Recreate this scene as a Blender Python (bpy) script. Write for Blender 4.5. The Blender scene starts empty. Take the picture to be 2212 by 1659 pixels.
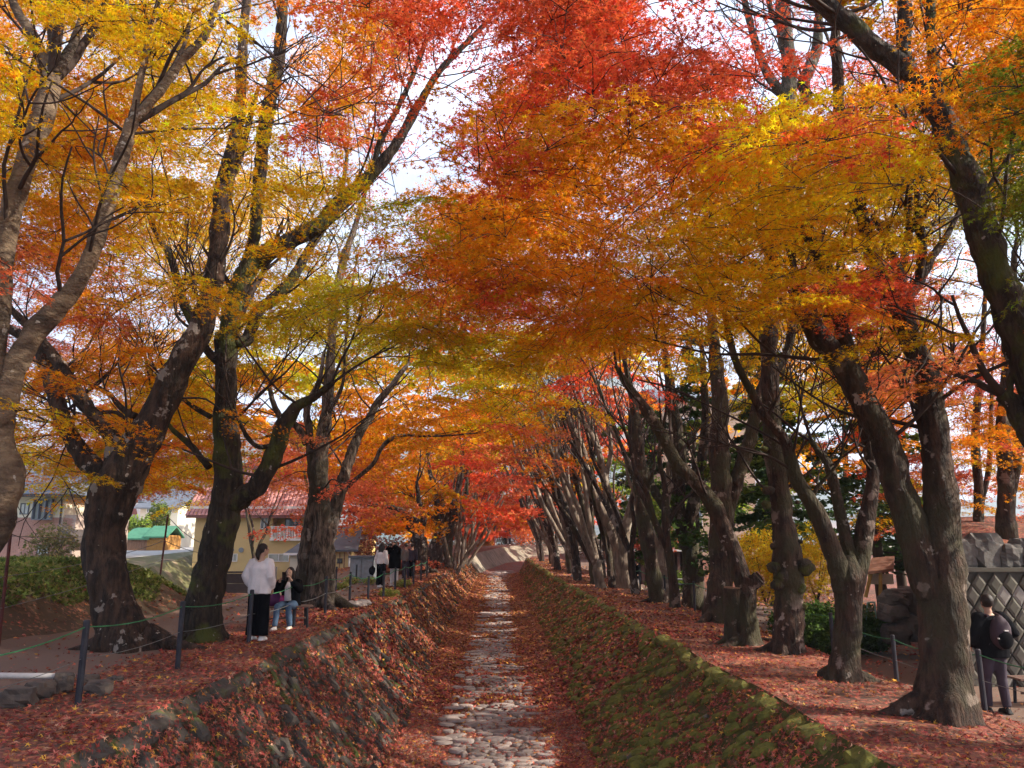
import bpy, bmesh, math, random
import numpy as np
from mathutils import Vector, Matrix, noise, Quaternion
random.seed(7)
RNG = np.random.default_rng(11)
S = bpy.context.scene
C = S.collection
R = math.radians
# ------------------------------------------------------------------ camera
FPX = 770.0
PITCH, YAW = R(11.75), R(0.93)
CAM = Vector((0, 0, 1.66))
cd = bpy.data.cameras.new('camera'); cam = bpy.data.objects.new('camera', cd); C.objects.link(cam)
cd.sensor_width = 36.0; cd.lens = FPX / 1024 * 36.0
cd.clip_start = 0.05; cd.clip_end = 9000
cam.location = CAM
cam.rotation_euler = (math.pi/2 + PITCH, 0, -YAW)
S.camera = cam
FW = Vector((math.sin(YAW)*math.cos(PITCH), math.cos(YAW)*math.cos(PITCH), math.sin(PITCH)))
RT_ = Vector((math.cos(YAW), -math.sin(YAW), 0)); UP = RT_.cross(FW)
K = 1024/2212
def ray(u, v):
    return FW + RT_*((u*K-512)/FPX) - UP*((v*K-384)/FPX)
def P(u, v, Y):                      # point seen at photo position (u, v) that stands at distance Y
    d = ray(u, v); return CAM + d*(Y/d.y)
def G(u, v, z=0.0):                  # point on level z seen at (u, v)
    d = ray(u, v); return CAM + d*((z-CAM.z)/d.z)
def proj(p):
    q = p - CAM; w = q.dot(FW)
    return ((q.dot(RT_)/w*FPX+512)/K, (384-q.dot(UP)/w*FPX)/K, w)
# ------------------------------------------------------------------ world, sun, exposure
SUN_EL, SUN_AZ = R(31), R(98)        # azimuth clockwise from +Y
W = bpy.data.worlds.new('World'); S.world = W; W.use_nodes = True
nt = W.node_tree; bg = nt.nodes['Background']
sky = nt.nodes.new('ShaderNodeTexSky'); sky.sky_type = 'NISHITA'; sky.sun_disc = False
sky.sun_elevation = SUN_EL; sky.sun_rotation = SUN_AZ; sky.air_density = 1.0; sky.dust_density = 2.0
tc = nt.nodes.new('ShaderNodeTexCoord'); nz = nt.nodes.new('ShaderNodeTexNoise')
nz.inputs['Scale'].default_value = 2.6; nz.inputs['Detail'].default_value = 6; nz.inputs['Roughness'].default_value = .6
cr = nt.nodes.new('ShaderNodeValToRGB'); cr.color_ramp.elements[0].position = .33; cr.color_ramp.elements[1].position = .62
mx = nt.nodes.new('ShaderNodeMix'); mx.data_type = 'RGBA'
nt.links.new(tc.outputs['Generated'], nz.inputs['Vector']); nt.links.new(nz.outputs['Fac'], cr.inputs['Fac'])
nt.links.new(cr.outputs['Color'], mx.inputs[0]); nt.links.new(sky.outputs[0], mx.inputs[6])
mx.inputs[7].default_value = (5.6, 6.5, 8.6, 1)
nt.links.new(mx.outputs[2], bg.inputs['Color']); bg.inputs['Strength'].default_value = 0.10
sl = bpy.data.lights.new('sun', 'SUN'); sl.energy = 5.0; sl.angle = R(0.53); sl.color = (1.0, .90, .76)
so = bpy.data.objects.new('sun', sl); C.objects.link(so)
sd = Vector((math.sin(SUN_AZ)*math.cos(SUN_EL), math.cos(SUN_AZ)*math.cos(SUN_EL), math.sin(SUN_EL)))
so.rotation_euler = sd.to_track_quat('Z', 'Y').to_euler(); so.location = sd*60
S.view_settings.view_transform = 'Standard'; S.view_settings.look = 'None'
S.view_settings.gamma = 1.0; S.view_settings.use_curve_mapping = False
S.view_settings.exposure = 1.48
S.cycles.max_bounces = 8; S.cycles.diffuse_bounces = 4; S.cycles.transmission_bounces = 6
# ------------------------------------------------------------------ materials
def mat(name, c1, c2=None, scale=4, rough=.85, bump=.3, bscale=None, c3=None, s3=1.2, t3=.55, w3=.08, detail=5, spec=.3, metal=0, t1=(.35,.65), stretch=None, dist=.02, c4=None, s4=9, t4=.62, c5=None):
    m = bpy.data.materials.new(name); m.use_nodes = True; n = m.node_tree; N, L = n.nodes, n.links
    b = N['Principled BSDF']; b.inputs['Roughness'].default_value = rough; b.inputs['Metallic'].default_value = metal
    b.inputs['Specular IOR Level'].default_value = spec
    g = N.new('ShaderNodeNewGeometry'); pos = g.outputs['Position']
    pos0 = pos
    if stretch:
        mp = N.new('ShaderNodeMapping'); mp.inputs['Scale'].default_value = stretch; L.new(pos, mp.inputs[0]); pos = mp.outputs[0]
    def noi(sc, d=detail, pos=pos):
        t = N.new('ShaderNodeTexNoise'); t.inputs['Scale'].default_value = sc; t.inputs['Detail'].default_value = d
        t.inputs['Roughness'].default_value = .6; L.new(pos, t.inputs['Vector']); return t
    def ramp(src, a, z):
        r = N.new('ShaderNodeMapRange'); r.inputs[1].default_value = a; r.inputs[2].default_value = z; L.new(src, r.inputs[0]); return r.outputs[0]
    def mix(f, a, c):
        x = N.new('ShaderNodeMix'); x.data_type = 'RGBA'; L.new(f, x.inputs[0])
        for i, v in ((6, a), (7, c)):
            if isinstance(v, tuple): x.inputs[i].default_value = (*v, 1)
            else: L.new(v, x.inputs[i])
        return x.outputs[2]
    col = mix(ramp(noi(scale).outputs['Fac'], *t1), tuple(c1), tuple(c2 or [x*.7 for x in c1]))
    if c3: col = mix(ramp(noi(s3, 5, pos0).outputs['Fac'], t3, t3+w3), col, tuple(c3))
    if c4: col = mix(ramp(noi(s4, 3, pos0).outputs['Fac'], t4, t4+.03), col, tuple(c4))
    if c5: col = mix(ramp(noi(.9, 4, pos0).outputs['Fac'], .46, .60), col, tuple(c5))
    L.new(col, b.inputs['Base Color'])
    if bump:
        bp = N.new('ShaderNodeBump'); bp.inputs['Strength'].default_value = bump; bp.inputs['Distance'].default_value = dist
        L.new(noi(bscale or scale*3).outputs['Fac'], bp.inputs['Height']); L.new(bp.outputs[0], b.inputs['Normal'])
    m.diffuse_color = (*c1, 1)
    return m
def leafmat(name, trans=.5, rough=.6, gain=1.0):
    m = bpy.data.materials.new(name); m.use_nodes = True; n = m.node_tree; N, L = n.nodes, n.links
    N.remove(N['Principled BSDF']); out = N['Material Output']
    a = N.new('ShaderNodeAttribute'); a.attribute_name = 'Col'
    d = N.new('ShaderNodeBsdfDiffuse'); t = N.new('ShaderNodeBsdfTranslucent'); x = N.new('ShaderNodeMixShader')
    gl = N.new('ShaderNodeBsdfGlossy'); gl.inputs['Roughness'].default_value = .45; gl.inputs['Color'].default_value = (1, 1, 1, 1)
    y = N.new('ShaderNodeMixShader'); y.inputs[0].default_value = .008
    L.new(a.outputs['Color'], d.inputs[0]); L.new(a.outputs['Color'], t.inputs[0])
    x.inputs[0].default_value = trans; L.new(d.outputs[0], x.inputs[1]); L.new(t.outputs[0], x.inputs[2])
    L.new(x.outputs[0], y.inputs[1]); L.new(gl.outputs[0], y.inputs[2]); L.new(y.outputs[0], out.inputs[0])
    return m
def glassmat(name, c=(.05, .06, .07)):
    return mat(name, c, [x*.6 for x in c], scale=.8, rough=.08, bump=0, spec=.9)
def litter_mat(name, cols, scale=22, soil=(.10, .065, .05), soilamt=.25, sscale=.7, bump=.6):
    """ground under fallen leaves: voronoi cells each take one leaf colour"""
    m = bpy.data.materials.new(name); m.use_nodes = True; n = m.node_tree; N, L = n.nodes, n.links
    b = N['Principled BSDF']; b.inputs['Roughness'].default_value = .9; b.inputs['Specular IOR Level'].default_value = .15
    g = N.new('ShaderNodeNewGeometry')
    wob = N.new('ShaderNodeTexNoise'); wob.inputs['Scale'].default_value = scale*1.3; L.new(g.outputs['Position'], wob.inputs['Vector'])
    ma = N.new('ShaderNodeVectorMath'); ma.operation = 'MULTIPLY_ADD'; ma.inputs[1].default_value = (1.6/scale,)*3
    L.new(wob.outputs['Color'], ma.inputs[0]); L.new(g.outputs['Position'], ma.inputs[2])
    v = N.new('ShaderNodeTexVoronoi'); v.inputs['Scale'].default_value = scale; L.new(ma.outputs[0], v.inputs['Vector'])
    sp = N.new('ShaderNodeSeparateColor'); L.new(v.outputs['Color'], sp.inputs[0])
    r = N.new('ShaderNodeValToRGB'); r.color_ramp.interpolation = 'CONSTANT'
    els = r.color_ramp.elements
    while len(els) < len(cols): els.new(.5)
    for i, c in enumerate(cols):
        els[i].position = i/len(cols); els[i].color = (*c, 1)
    L.new(sp.outputs[0], r.inputs[0])
    t = N.new('ShaderNodeTexNoise'); t.inputs['Scale'].default_value = sscale; t.inputs['Detail'].default_value = 7; L.new(g.outputs['Position'], t.inputs['Vector'])
    mr = N.new('ShaderNodeMapRange'); mr.inputs[1].default_value = 1-soilamt-.16+.1; mr.inputs[2].default_value = 1-soilamt+.1
    ad = N.new('ShaderNodeMath'); ad.operation = 'MULTIPLY_ADD'; ad.inputs[1].default_value = .45; L.new(sp.outputs[1], ad.inputs[0]); L.new(t.outputs['Fac'], ad.inputs[2])
    L.new(ad.outputs[0], mr.inputs[0])
    x = N.new('ShaderNodeMix'); x.data_type = 'RGBA'; L.new(mr.outputs[0], x.inputs[0]); L.new(r.outputs[0], x.inputs[6]); x.inputs[7].default_value = (*soil, 1)
    L.new(x.outputs[2], b.inputs['Base Color'])
    bp = N.new('ShaderNodeBump'); bp.inputs['Strength'].default_value = bump; bp.inputs['Distance'].default_value = .03
    L.new(sp.outputs[2], bp.inputs['Height']); L.new(bp.outputs[0], b.inputs['Normal'])
    return m
LEAFCOLS = [(.20,.062,.045),(.27,.085,.06),(.13,.055,.04),(.34,.115,.075),(.23,.06,.05),(.37,.18,.075),(.29,.12,.085),(.16,.06,.045)]
M = {}
M['litter'] = litter_mat('leaf_covered_soil', LEAFCOLS)
M['slope'] = litter_mat('brown_leafy_slope', [(.20,.10,.07),(.13,.08,.05),(.26,.12,.08),(.10,.075,.05),(.17,.10,.06),(.32,.15,.09)], scale=17, soil=(.085,.06,.04), soilamt=.45)
M['path'] = litter_mat('path_soil', [(.15,.10,.08),(.20,.12,.10),(.13,.09,.07),(.24,.12,.09),(.17,.115,.095)], scale=18, soil=(.17,.115,.09), soilamt=.55, bump=.3)
M['wallsoil'] = litter_mat('wall_face_between_stones', [(.10,.06,.045),(.20,.06,.045),(.07,.05,.035),(.13,.06,.04),(.055,.05,.025)], scale=14, soil=(.05,.045,.03), soilamt=.4)
M['wallmoss'] = litter_mat('mossy_face_between_stones', [(.075,.075,.016),(.20,.07,.045),(.05,.055,.014),(.10,.09,.02),(.13,.06,.04)], scale=14, soil=(.05,.055,.015), soilamt=.4)
M['stone_dark'] = mat('dark_wall_stone', (.085,.072,.06), (.045,.04,.035), scale=7, bump=.8, c3=(.06,.075,.015), s3=2.2, t3=.52, w3=.12)
M['stone_moss'] = mat('mossy_wall_stone', (.175,.165,.028), (.085,.088,.018), scale=9, bump=1, bscale=40, c3=(.13,.12,.10), s3=3, t3=.64, w3=.05)
M['cobble'] = mat('pale_river_stone', (.36,.30,.275), (.21,.175,.16), scale=3, bump=.5, bscale=14, c3=(.13,.11,.10), s3=1.7, t3=.60, w3=.1)
M['bed'] = litter_mat('stream_bed', LEAFCOLS+[(.25,.2,.18),(.18,.07,.055)], scale=24, soil=(.2,.16,.145), soilamt=.2)
M['concrete'] = mat('weathered_concrete', (.30,.26,.20), (.17,.15,.11), scale=1.6, bump=.3, stretch=(1,1,.3), c3=(.12,.11,.08), s3=.8, t3=.55, w3=.15)
ST_ = (1.5, 1.5, .38)
M['bark'] = mat('dark_maple_bark', (.078,.046,.031), (.021,.014,.010), scale=7, bump=1.0, bscale=15, dist=.10, stretch=ST_, c3=(.27,.23,.195), s3=2.6, t3=.60, w3=.02, c4=(.33,.29,.25), s4=5, t4=.66, t1=(.38,.60))
M['bark_moss'] = mat('mossy_maple_bark', (.066,.046,.031), (.022,.017,.012), scale=7, bump=1.0, bscale=15, dist=.10, stretch=ST_, c3=(.075,.085,.016), s3=1.3, t3=.5, w3=.12, c4=(.30,.27,.24), s4=8, t4=.68, t1=(.38,.60))
M['bark_pale'] = mat('pale_tan_bark', (.23,.165,.105), (.085,.058,.040), scale=4, bump=1, bscale=14, dist=.07, stretch=(1,1,1.9), c3=(.055,.040,.030), s3=1.6, t3=.53, w3=.10, c4=(.40,.36,.30), s4=6, t4=.655)
M['bark_old'] = mat('cracked_pale_old_bark', (.17,.125,.095), (.032,.022,.016), scale=8, bump=1, bscale=14, dist=.12, stretch=ST_, c3=(.34,.29,.25), s3=1.8, t3=.57, w3=.04, c5=(.045,.035,.022), t1=(.40,.58))
M['bark_grey'] = mat('lichened_maple_bark', (.080,.044,.029), (.022,.013,.009), scale=7, bump=1, bscale=15, dist=.10, stretch=ST_, c3=(.25,.19,.155), s3=2.1, t3=.60, w3=.03, c4=(.33,.28,.24), s4=5, t4=.66, c5=(.052,.045,.022), t1=(.38,.60))
M['bark_far'] = mat('sunlit_grey_bark', (.26,.20,.15), (.09,.065,.048), scale=5, bump=1, bscale=12, dist=.05, stretch=ST_, c3=(.38,.33,.27), s3=1.3, t3=.58, w3=.05)  # paler than the other barks, sunlight put into the colour
M['twig'] = mat('dark_twig', (.05,.032,.024), (.03,.02,.016), scale=8, bump=.2)
M['cedar_bark'] = mat('reddish_conifer_bark', (.095,.062,.045), (.05,.035,.027), scale=6, stretch=(2,2,.3), bump=.7)
M['leaf'] = leafmat('maple_leaf', .64)
M['needle'] = leafmat('evergreen_foliage', .35)
M['fallen'] = leafmat('fallen_leaf', .12)
M['grass'] = leafmat('grass_blade', .4)
M['wood_cut'] = mat('cut_wood', (.30,.17,.10), (.20,.10,.06), scale=9, bump=.4)
M['post'] = mat('dark_grey_plastic_post', (.035,.035,.045), (.02,.02,.028), scale=9, rough=.5, bump=.1)
M['postred'] = mat('rusty_red_post', (.11,.03,.025), (.06,.02,.018), scale=9, bump=.2)
M['rope'] = mat('green_rope', (.05,.22,.09), (.03,.14,.06), scale=50, bump=.2)
M['wire'] = mat('grey_wire', (.16,.17,.16), (.1,.1,.1), scale=50, bump=0, rough=.5)
M['pipe'] = mat('pale_plastic_pipe', (.58,.56,.54), (.45,.43,.41), scale=6, rough=.5, bump=.05)
M['rock'] = mat('brown_rock', (.13,.10,.08), (.06,.05,.045), scale=5, bump=.9)
M['rockgrey'] = mat('grey_boulder', (.12,.11,.10), (.06,.056,.052), scale=3, bump=.9, c3=(.07,.075,.03), s3=1.4, t3=.6, w3=.08)
M['sack'] = mat('pale_cloth_sack', (.33,.29,.27), (.22,.19,.18), scale=14, bump=.6)
def quick(name, c, rough=.8, bump=.1, scale=8, metal=0, k=.75, **kw): M[name] = mat(name, c, [x*k for x in c], scale=scale, rough=rough, bump=bump, metal=metal, **kw)
quick('white_knit', (.72,.68,.68), k=.85, bump=.3, scale=5); quick('black_cloth', (.007,.007,.009), bump=.3, rough=1.0, spec=.05); quick('navy_cloth', (.02,.022,.032), bump=.3)
quick('denim', (.07,.12,.20), bump=.3, scale=30); quick('skin', (.50,.30,.21), rough=.55, k=.9, bump=0); quick('hair', (.022,.013,.010), rough=.5, bump=.5, scale=30)
quick('shoe_white', (.72,.70,.68), k=.9); quick('shoe_black', (.015,.015,.015)); quick('pink_bag', (.42,.05,.20)); quick('purple_cloth', (.10,.02,.09))
quick('pack', (.045,.028,.040), bump=.3); quick('reflect', (.7,.7,.7)); quick('phone', (.03,.02,.02), rough=.3); quick('grey_cloth', (.17,.15,.14)); quick('beige_cloth', (.55,.48,.38)); quick('grey_trousers', (.30,.28,.28)); quick('mauve_cloth', (.045,.032,.05))
quick('bench_wood', (.16,.095,.075)); quick('bench_metal', (.03,.03,.035)); quick('brick', (.40,.21,.165), scale=3, k=.8); quick('mortar', (.42,.33,.28)); quick('cream_wall', (.62,.57,.44), k=.92, scale=1)
quick('yellow_wall', (.62,.47,.22), k=.93, scale=1); quick('yellow_sunlit', (.70,.52,.20), k=.93, scale=1); quick('white_paint', (.78,.78,.76), k=.95); quick('slate', (.13,.145,.17), scale=2); quick('dark_trim', (.07,.055,.05)); quick('red_roof', (.50,.16,.12), scale=2)  # end wall's yellow is the house yellow lightened to stand for sunlight
quick('pink_tile', (.55,.27,.25), scale=3, k=.8); quick('tile_dark', (.22,.10,.09)); quick('green_roof', (.07,.22,.13), scale=3); quick('shed_wood', (.32,.17,.10)); quick('shed_orange', (.48,.24,.06)); quick('white_wall', (.66,.68,.70), k=.93, scale=1)
quick('road', (.42,.40,.37), scale=2); quick('meter_grey', (.24,.27,.30), rough=.5); quick('curtain', (.55,.52,.48)); quick('peach_wall', (.48,.34,.24), scale=.7, k=.9); quick('brown_wall', (.15,.085,.07), scale=2)
quick('bamboo', (.45,.30,.08), rough=.5); quick('green_metal', (.20,.38,.32), rough=.5); quick('block', (.11,.098,.08), scale=2, k=.65, c3=(.10,.10,.07), s3=1.2, t3=.55, w3=.15); quick('joint', (.075,.068,.055)); quick('block_light', (.28,.26,.23)); quick('dark_wood', (.07,.05,.045))
quick('thatch', (.20,.09,.055), scale=6); quick('stake_white', (.60,.56,.45))
M['glass'] = glassmat('window_glass'); M['glass_light'] = glassmat('frosted_glass', (.40,.42,.38))
M['town'] = mat('far_ground', (.16,.14,.08), (.12,.12,.06), scale=.3, bump=.2, c3=(.09,.11,.04), s3=.1)
M['hill'] = mat('wooded_hill', (.045,.09,.05), (.09,.085,.05), scale=.03, bump=1, bscale=.15, dist=6, c3=(.25,.12,.06), s3=.012, t3=.52, w3=.06)
# ------------------------------------------------------------------ object helpers
def link(o, parent=None):
    C.objects.link(o)
    if parent is not None: o.parent = parent
    return o
def tag(o, label=None, cat=None, group=None, kind=None):
    if label: o['label'] = label
    if cat: o['category'] = cat
    if group: o['group'] = group
    if kind: o['kind'] = kind
    return o
def empty(name, loc, rz=0, label=None, cat=None, group=None):
    o = bpy.data.objects.new(name, None); o.empty_display_size = .2; C.objects.link(o); o.location = loc; o.rotation_euler = (0, 0, rz)
    return tag(o, label, cat, group)
class MB:
    """collects vertices / faces, then builds one mesh object"""
    def __init__(s): s.v = []; s.f = []; s.m = []; s.mi = 0
    def add(s, vs, fs):
        o = len(s.v); s.v.extend([tuple(x) for x in vs]); s.f.extend([tuple(i+o for i in f) for f in fs]); s.m.extend([s.mi]*len(fs)); return s
    def box(s, a, b, mtx=None):
        x0, y0, z0 = a; x1, y1, z1 = b
        vs = [Vector(p) for p in ((x0,y0,z0),(x1,y0,z0),(x1,y1,z0),(x0,y1,z0),(x0,y0,z1),(x1,y0,z1),(x1,y1,z1),(x0,y1,z1))]
        if mtx: vs = [mtx @ p for p in vs]
        return s.add(vs, [(0,3,2,1),(4,5,6,7),(0,1,5,4),(1,2,6,5),(2,3,7,6),(3,0,4,7)])
    def tube(s, pts, rad, sides=8, cap=True, flat=None, lump=0, seed=0, xscale=1):
        pts = [Vector(p) for p in pts]
        if not hasattr(rad, '__len__'): rad = [rad]*len(pts)
        vs, fs = [], []; up = None
        for i, p in enumerate(pts):
            t = (pts[min(i+1, len(pts)-1)] - pts[max(i-1, 0)])
            if t.length < 1e-9: t = Vector((0, 0, 1))
            t.normalize()
            if up is None: up = t.orthogonal().normalized() if flat is None else (Vector(flat) - t*Vector(flat).dot(t)).normalized()
            else: up = (up - t*up.dot(t)); up = up.normalized() if up.length > 1e-6 else t.orthogonal().normalized()
            w = t.cross(up)
            for k in range(sides):
                a = 2*math.pi*k/sides; r = rad[i]
                if lump:
                    q = p + (up*math.cos(a) + w*math.sin(a))*r
                    r *= 1 + lump*.30*noise.noise(Vector((math.cos(a)*5+seed, math.sin(a)*5, q.z*1.1))) + lump*noise.noise(q*2.3/max(.25, min(1, rad[0]*2.2)) + Vector((seed, 0, 0))) + lump*.5*noise.noise(q*7 + Vector((0, seed, 0))) + lump*.22*noise.noise(q*19)
                vs.append(p + up*(math.cos(a)*r*xscale) + w*(math.sin(a)*r))
        for i in range(len(pts)-1):
            for k in range(sides):
                a, b = i*sides+k, i*sides+(k+1) % sides
                fs.append((a, b, b+sides, a+sides))
        if cap:
            fs.append(tuple(range(sides-1, -1, -1))); fs.append(tuple(range((len(pts)-1)*sides, len(pts)*sides)))
        return s.add(vs, fs)
    def blob(s, c, r, seg=8, rings=6, n=0, seed=0, mtx=None):
        c = Vector(c); r = Vector(r) if hasattr(r, '__len__') else Vector((r, r, r)); vs, fs = [], []
        for i in range(rings+1):
            th = math.pi*i/rings
            for k in range(seg):
                a = 2*math.pi*k/seg
                d = Vector((math.sin(th)*math.cos(a), math.sin(th)*math.sin(a), math.cos(th)))
                if n: d = d*(1 + n*noise.noise(d*1.7 + Vector((seed*3.1, seed, 0))))
                q = Vector((d.x*r.x, d.y*r.y, d.z*r.z))
                vs.append(c + (mtx @ q if mtx else q))
        for i in range(rings):
            for k in range(seg):
                a, b = i*seg+k, i*seg+(k+1) % seg
                fs.append((a, a+seg, b+seg, b))
        return s.add(vs, fs)
    def mesh(s, name, m, smooth=False):
        me = bpy.data.meshes.new(name); me.from_pydata(s.v, [], s.f)
        for x in (m if isinstance(m, (list, tuple)) else [m]): me.materials.append(x)
        if len(me.materials) > 1: me.polygons.foreach_set('material_index', s.m)
        if smooth: me.polygons.foreach_set('use_smooth', [True]*len(me.polygons))
        me.update(); return me
    def build(s, name, m, parent=None, smooth=False, origin=None):
        if origin is not None:
            o_ = Vector(origin); s.v = [tuple(Vector(x)-o_) for x in s.v]
        o = bpy.data.objects.new(name, s.mesh(name, m, smooth)); link(o, parent)
        if origin is not None: o.location = origin
        return o
def catmull(pts, n=5):
    """pts: list of tuples (any length); returns smoothed list"""
    a = [np.array(p, float) for p in pts]; out = []
    for i in range(len(a)-1):
        p0, p1, p2, p3 = a[max(i-1, 0)], a[i], a[i+1], a[min(i+2, len(a)-1)]
        for j in range(n):
            t = j/n
            out.append(.5*((2*p1)+(-p0+p2)*t+(2*p0-5*p1+4*p2-p3)*t*t+(-p0+3*p1-3*p2+p3)*t**3))
    out.append(a[-1]); return out
def fastmesh(name, verts, tris, cols=None, mat_=None):
    me = bpy.data.meshes.new(name); nv, nf = len(verts), len(tris); k = tris.shape[1]
    me.vertices.add(nv); me.vertices.foreach_set('co', np.ascontiguousarray(verts, np.float32).ravel())
    me.loops.add(nf*k); me.loops.foreach_set('vertex_index', np.ascontiguousarray(tris, np.int32).ravel())
    me.polygons.add(nf); me.polygons.foreach_set('loop_start', np.arange(0, nf*k, k, dtype=np.int32))
    if cols is not None:
        at = me.color_attributes.new('Col', 'FLOAT_COLOR', 'POINT')
        at.data.foreach_set('color', np.ascontiguousarray(np.hstack([cols, np.ones((nv, 1))]), np.float32).ravel())
    me.update(calc_edges=True)
    if mat_: me.materials.append(mat_)
    return me
def star(lobes):
    v = []
    for ang, ln in lobes:
        a = math.radians(ang)
        v += [(math.cos(a)*ln, math.sin(a)*ln), (math.cos(a+2.2)*.17, math.sin(a+2.2)*.17), (math.cos(a-2.2)*.17, math.sin(a-2.2)*.17)]
    return np.array(v)
LEAF = {5: star([(0,1),(62,.85),(-62,.85),(128,.55),(-128,.55)]), 3: star([(0,1),(75,.8),(-75,.8)]),
        2: np.array([(1,0),(-.35,.55),(-.35,-.35),(-.9,.1),(.35,-.65),(.3,.5)]), 1: np.array([(.95,0),(-.6,.65),(-.6,-.65)])}
LEAF[3] = LEAF[3]*np.array([1, 1]); LEAF[3][1::3] *= 1.7; LEAF[3][2::3] *= 1.7
def leaves(cent, nor, size, col, kind):
    """real little leaf faces: cent (N,3), nor (N,3), size (N,), col (N,3)"""
    T = LEAF[kind]; n = len(cent); k = len(T)
    nor = nor/np.linalg.norm(nor, axis=1, keepdims=True)
    h = RNG.normal(size=(n, 3)); a = np.cross(nor, h); a /= np.linalg.norm(a, axis=1, keepdims=True)+1e-9; b = np.cross(nor, a)
    fold = np.abs(T[:, 1])*.25
    v = cent[:, None, :] + size[:, None, None]*(a[:, None, :]*T[None, :, 0:1] + b[:, None, :]*T[None, :, 1:2] - nor[:, None, :]*fold[None, :, None])
    v = v.reshape(-1, 3); tris = np.arange(n*k).reshape(-1, 3)
    return v, tris, np.repeat(col, k, axis=0)
def merge(parts):
    vs, ts, cs, o = [], [], [], 0
    for v, t, c in parts:
        vs.append(v); ts.append(t+o); cs.append(c); o += len(v)
    return np.vstack(vs), np.vstack(ts), np.vstack(cs)
def pieces(parent, name, variants, mats, label=None, limit=300, joinmat=None):
    """mats: list of matrices (world). the 'limit' nearest to the camera become child objects, the rest one mesh of stuff"""
    order = sorted(range(len(mats)), key=lambda i: (mats[i].translation-CAM).length*(1 if proj(mats[i].translation)[2] > 0 and -150 < proj(mats[i].translation)[0] < 2360 and proj(mats[i].translation)[1] < 1800 else 50))
    inv = Matrix.Translation(-parent.location) if parent is not None else Matrix.Identity(4)
    for i in order[:limit]:
        o = bpy.data.objects.new(name, variants[i % len(variants)]); link(o, parent); o.matrix_local = inv @ mats[i]
    rest = order[limit:]
    if rest:
        vs, fs, ms = [], [], []; off = 0
        for i in rest:
            me = variants[i % len(variants)]; mm = inv @ mats[i]
            vs.extend([tuple(mm @ q.co) for q in me.vertices]); fs.extend([tuple(x+off for x in p.vertices) for p in me.polygons]); off += len(me.vertices)
        me = bpy.data.meshes.new(name+'_rows'); me.from_pydata(vs, [], fs); me.materials.append(joinmat or variants[0].materials[0]); me.update()
        o = bpy.data.objects.new('further_'+name+'s', me); link(o, parent); o['kind'] = 'stuff'
def smooth(a, b, x):
    t = min(1, max(0, (x-a)/(b-a))); return t*t*(3-2*t)
# ------------------------------------------------------------------ terrain and canal
def itp(x, xs, ys): return float(np.interp(x, xs, ys))
xl = lambda Y: itp(Y, (16, 29, 55, 60), (-3.45, -3.08, -2.6, -2.4)) + (.05*math.sin(Y*1.3) if Y < 58 else 0)
xr = lambda Y: itp(Y, (20, 31, 60), (3.6, 3.3, 2.06)) + (.05*math.sin(Y*1.1+2) if Y < 58 else 0)
zl = lambda Y: itp(Y, (22, 40, 60), (0, .15, .5))
zr = lambda Y: itp(Y, (20, 40, 60), (-.3, 0, .6))
fl = lambda Y: itp(Y, (15, 30, 60), (-1.72, -1.85, -1.4))
fr = lambda Y: itp(Y, (17, 60), (1.5, 1.44))
zf = lambda Y: itp(Y, (15, 60), (-1.9, -.7))
def n2(x, y, s, k=0): return noise.noise(Vector((x*s, y*s, k)))
def hl(d, Y):
    z = zl(Y)
    b = 1 - smooth(19.5, 24, Y)
    z += b*1.15*smooth(4.3, 6.3, d + .35*n2(Y, 0, .4))*(1-smooth(8.5, 15, d)) - .8*smooth(8, 15, d)*(1-b*.0)
    z += .05*n2(d, Y, .8) * smooth(0, .5, d) + .12*n2(d, Y, .3, 4)*smooth(4, 6, d)
    if d > 3.2 and b < 1: z -= (1-b)*.55*smooth(6.2, 9, d)
    return z
def hr(d, Y):
    z = zr(Y) - .06*smooth(.2, 2, d) - .5*smooth(2.4, 3.6, d+.25*n2(Y, 1, .5))
    z += .3*smooth(7.4, 10.5, d) + .05*n2(d, Y, .8, 2)*smooth(0, .4, d)
    return z
YS = [-12, -4, 0, 3] + [5+i*.5 for i in range(60)] + [35+i for i in range(26)]
DS = [0, .12, .25, .5, .75, 1, 1.4, 1.8, 2.2, 2.6, 3, 3.4, 3.8, 4.2, 4.6, 5, 5.4, 5.8, 6.2, 6.6, 7, 7.5, 8, 9, 10, 11, 12, 14, 16, 20, 26, 34, 50, 90, 300, 900]
OUT = [(-1.8,66,.93),(-.9,71,1.1),(-.2,75,1.27),(1.4,82,1.45),(3.9,88,1.48),(12,95,1.5),(30,100,1.5),(90,106,1.5)]
OUTB = [(-.95,64.5,-.55),(-.1,69,-.4),(.6,72.5,-.25),(2.6,79,-.1),(5,84,0),(13,91,0),(30,96,0),(90,101,0)]
INN = [(2.6,62.5,.68),(3.7,66,.75),(5.6,70,.85),(8.5,74.5,.95),(13,80,1),(21,85,1),(40,89,1),(90,92,1)]
INB = [(1.9,63.5,-.6),(2.9,67.2,-.5),(4.8,71.6,-.4),(7.6,76.5,-.25),(13.2,82.3,-.1),(21,87,0),(40,91,0),(90,94,0)]
left = [(Vector((xl(y), y, zl(y))), Vector((-1, 0, 0)), y) for y in YS]
for i, q in enumerate(OUT):
    a = [95, 110, 125, 115, 112, 108, 102, 97][i]; a = R([172, 160, 150, 145, 128, 108, 97, 94][i])
    left.append((Vector(q), Vector((math.cos(a), math.sin(a), 0)), 60+i))
mb = MB(); nd = len(DS)
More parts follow.
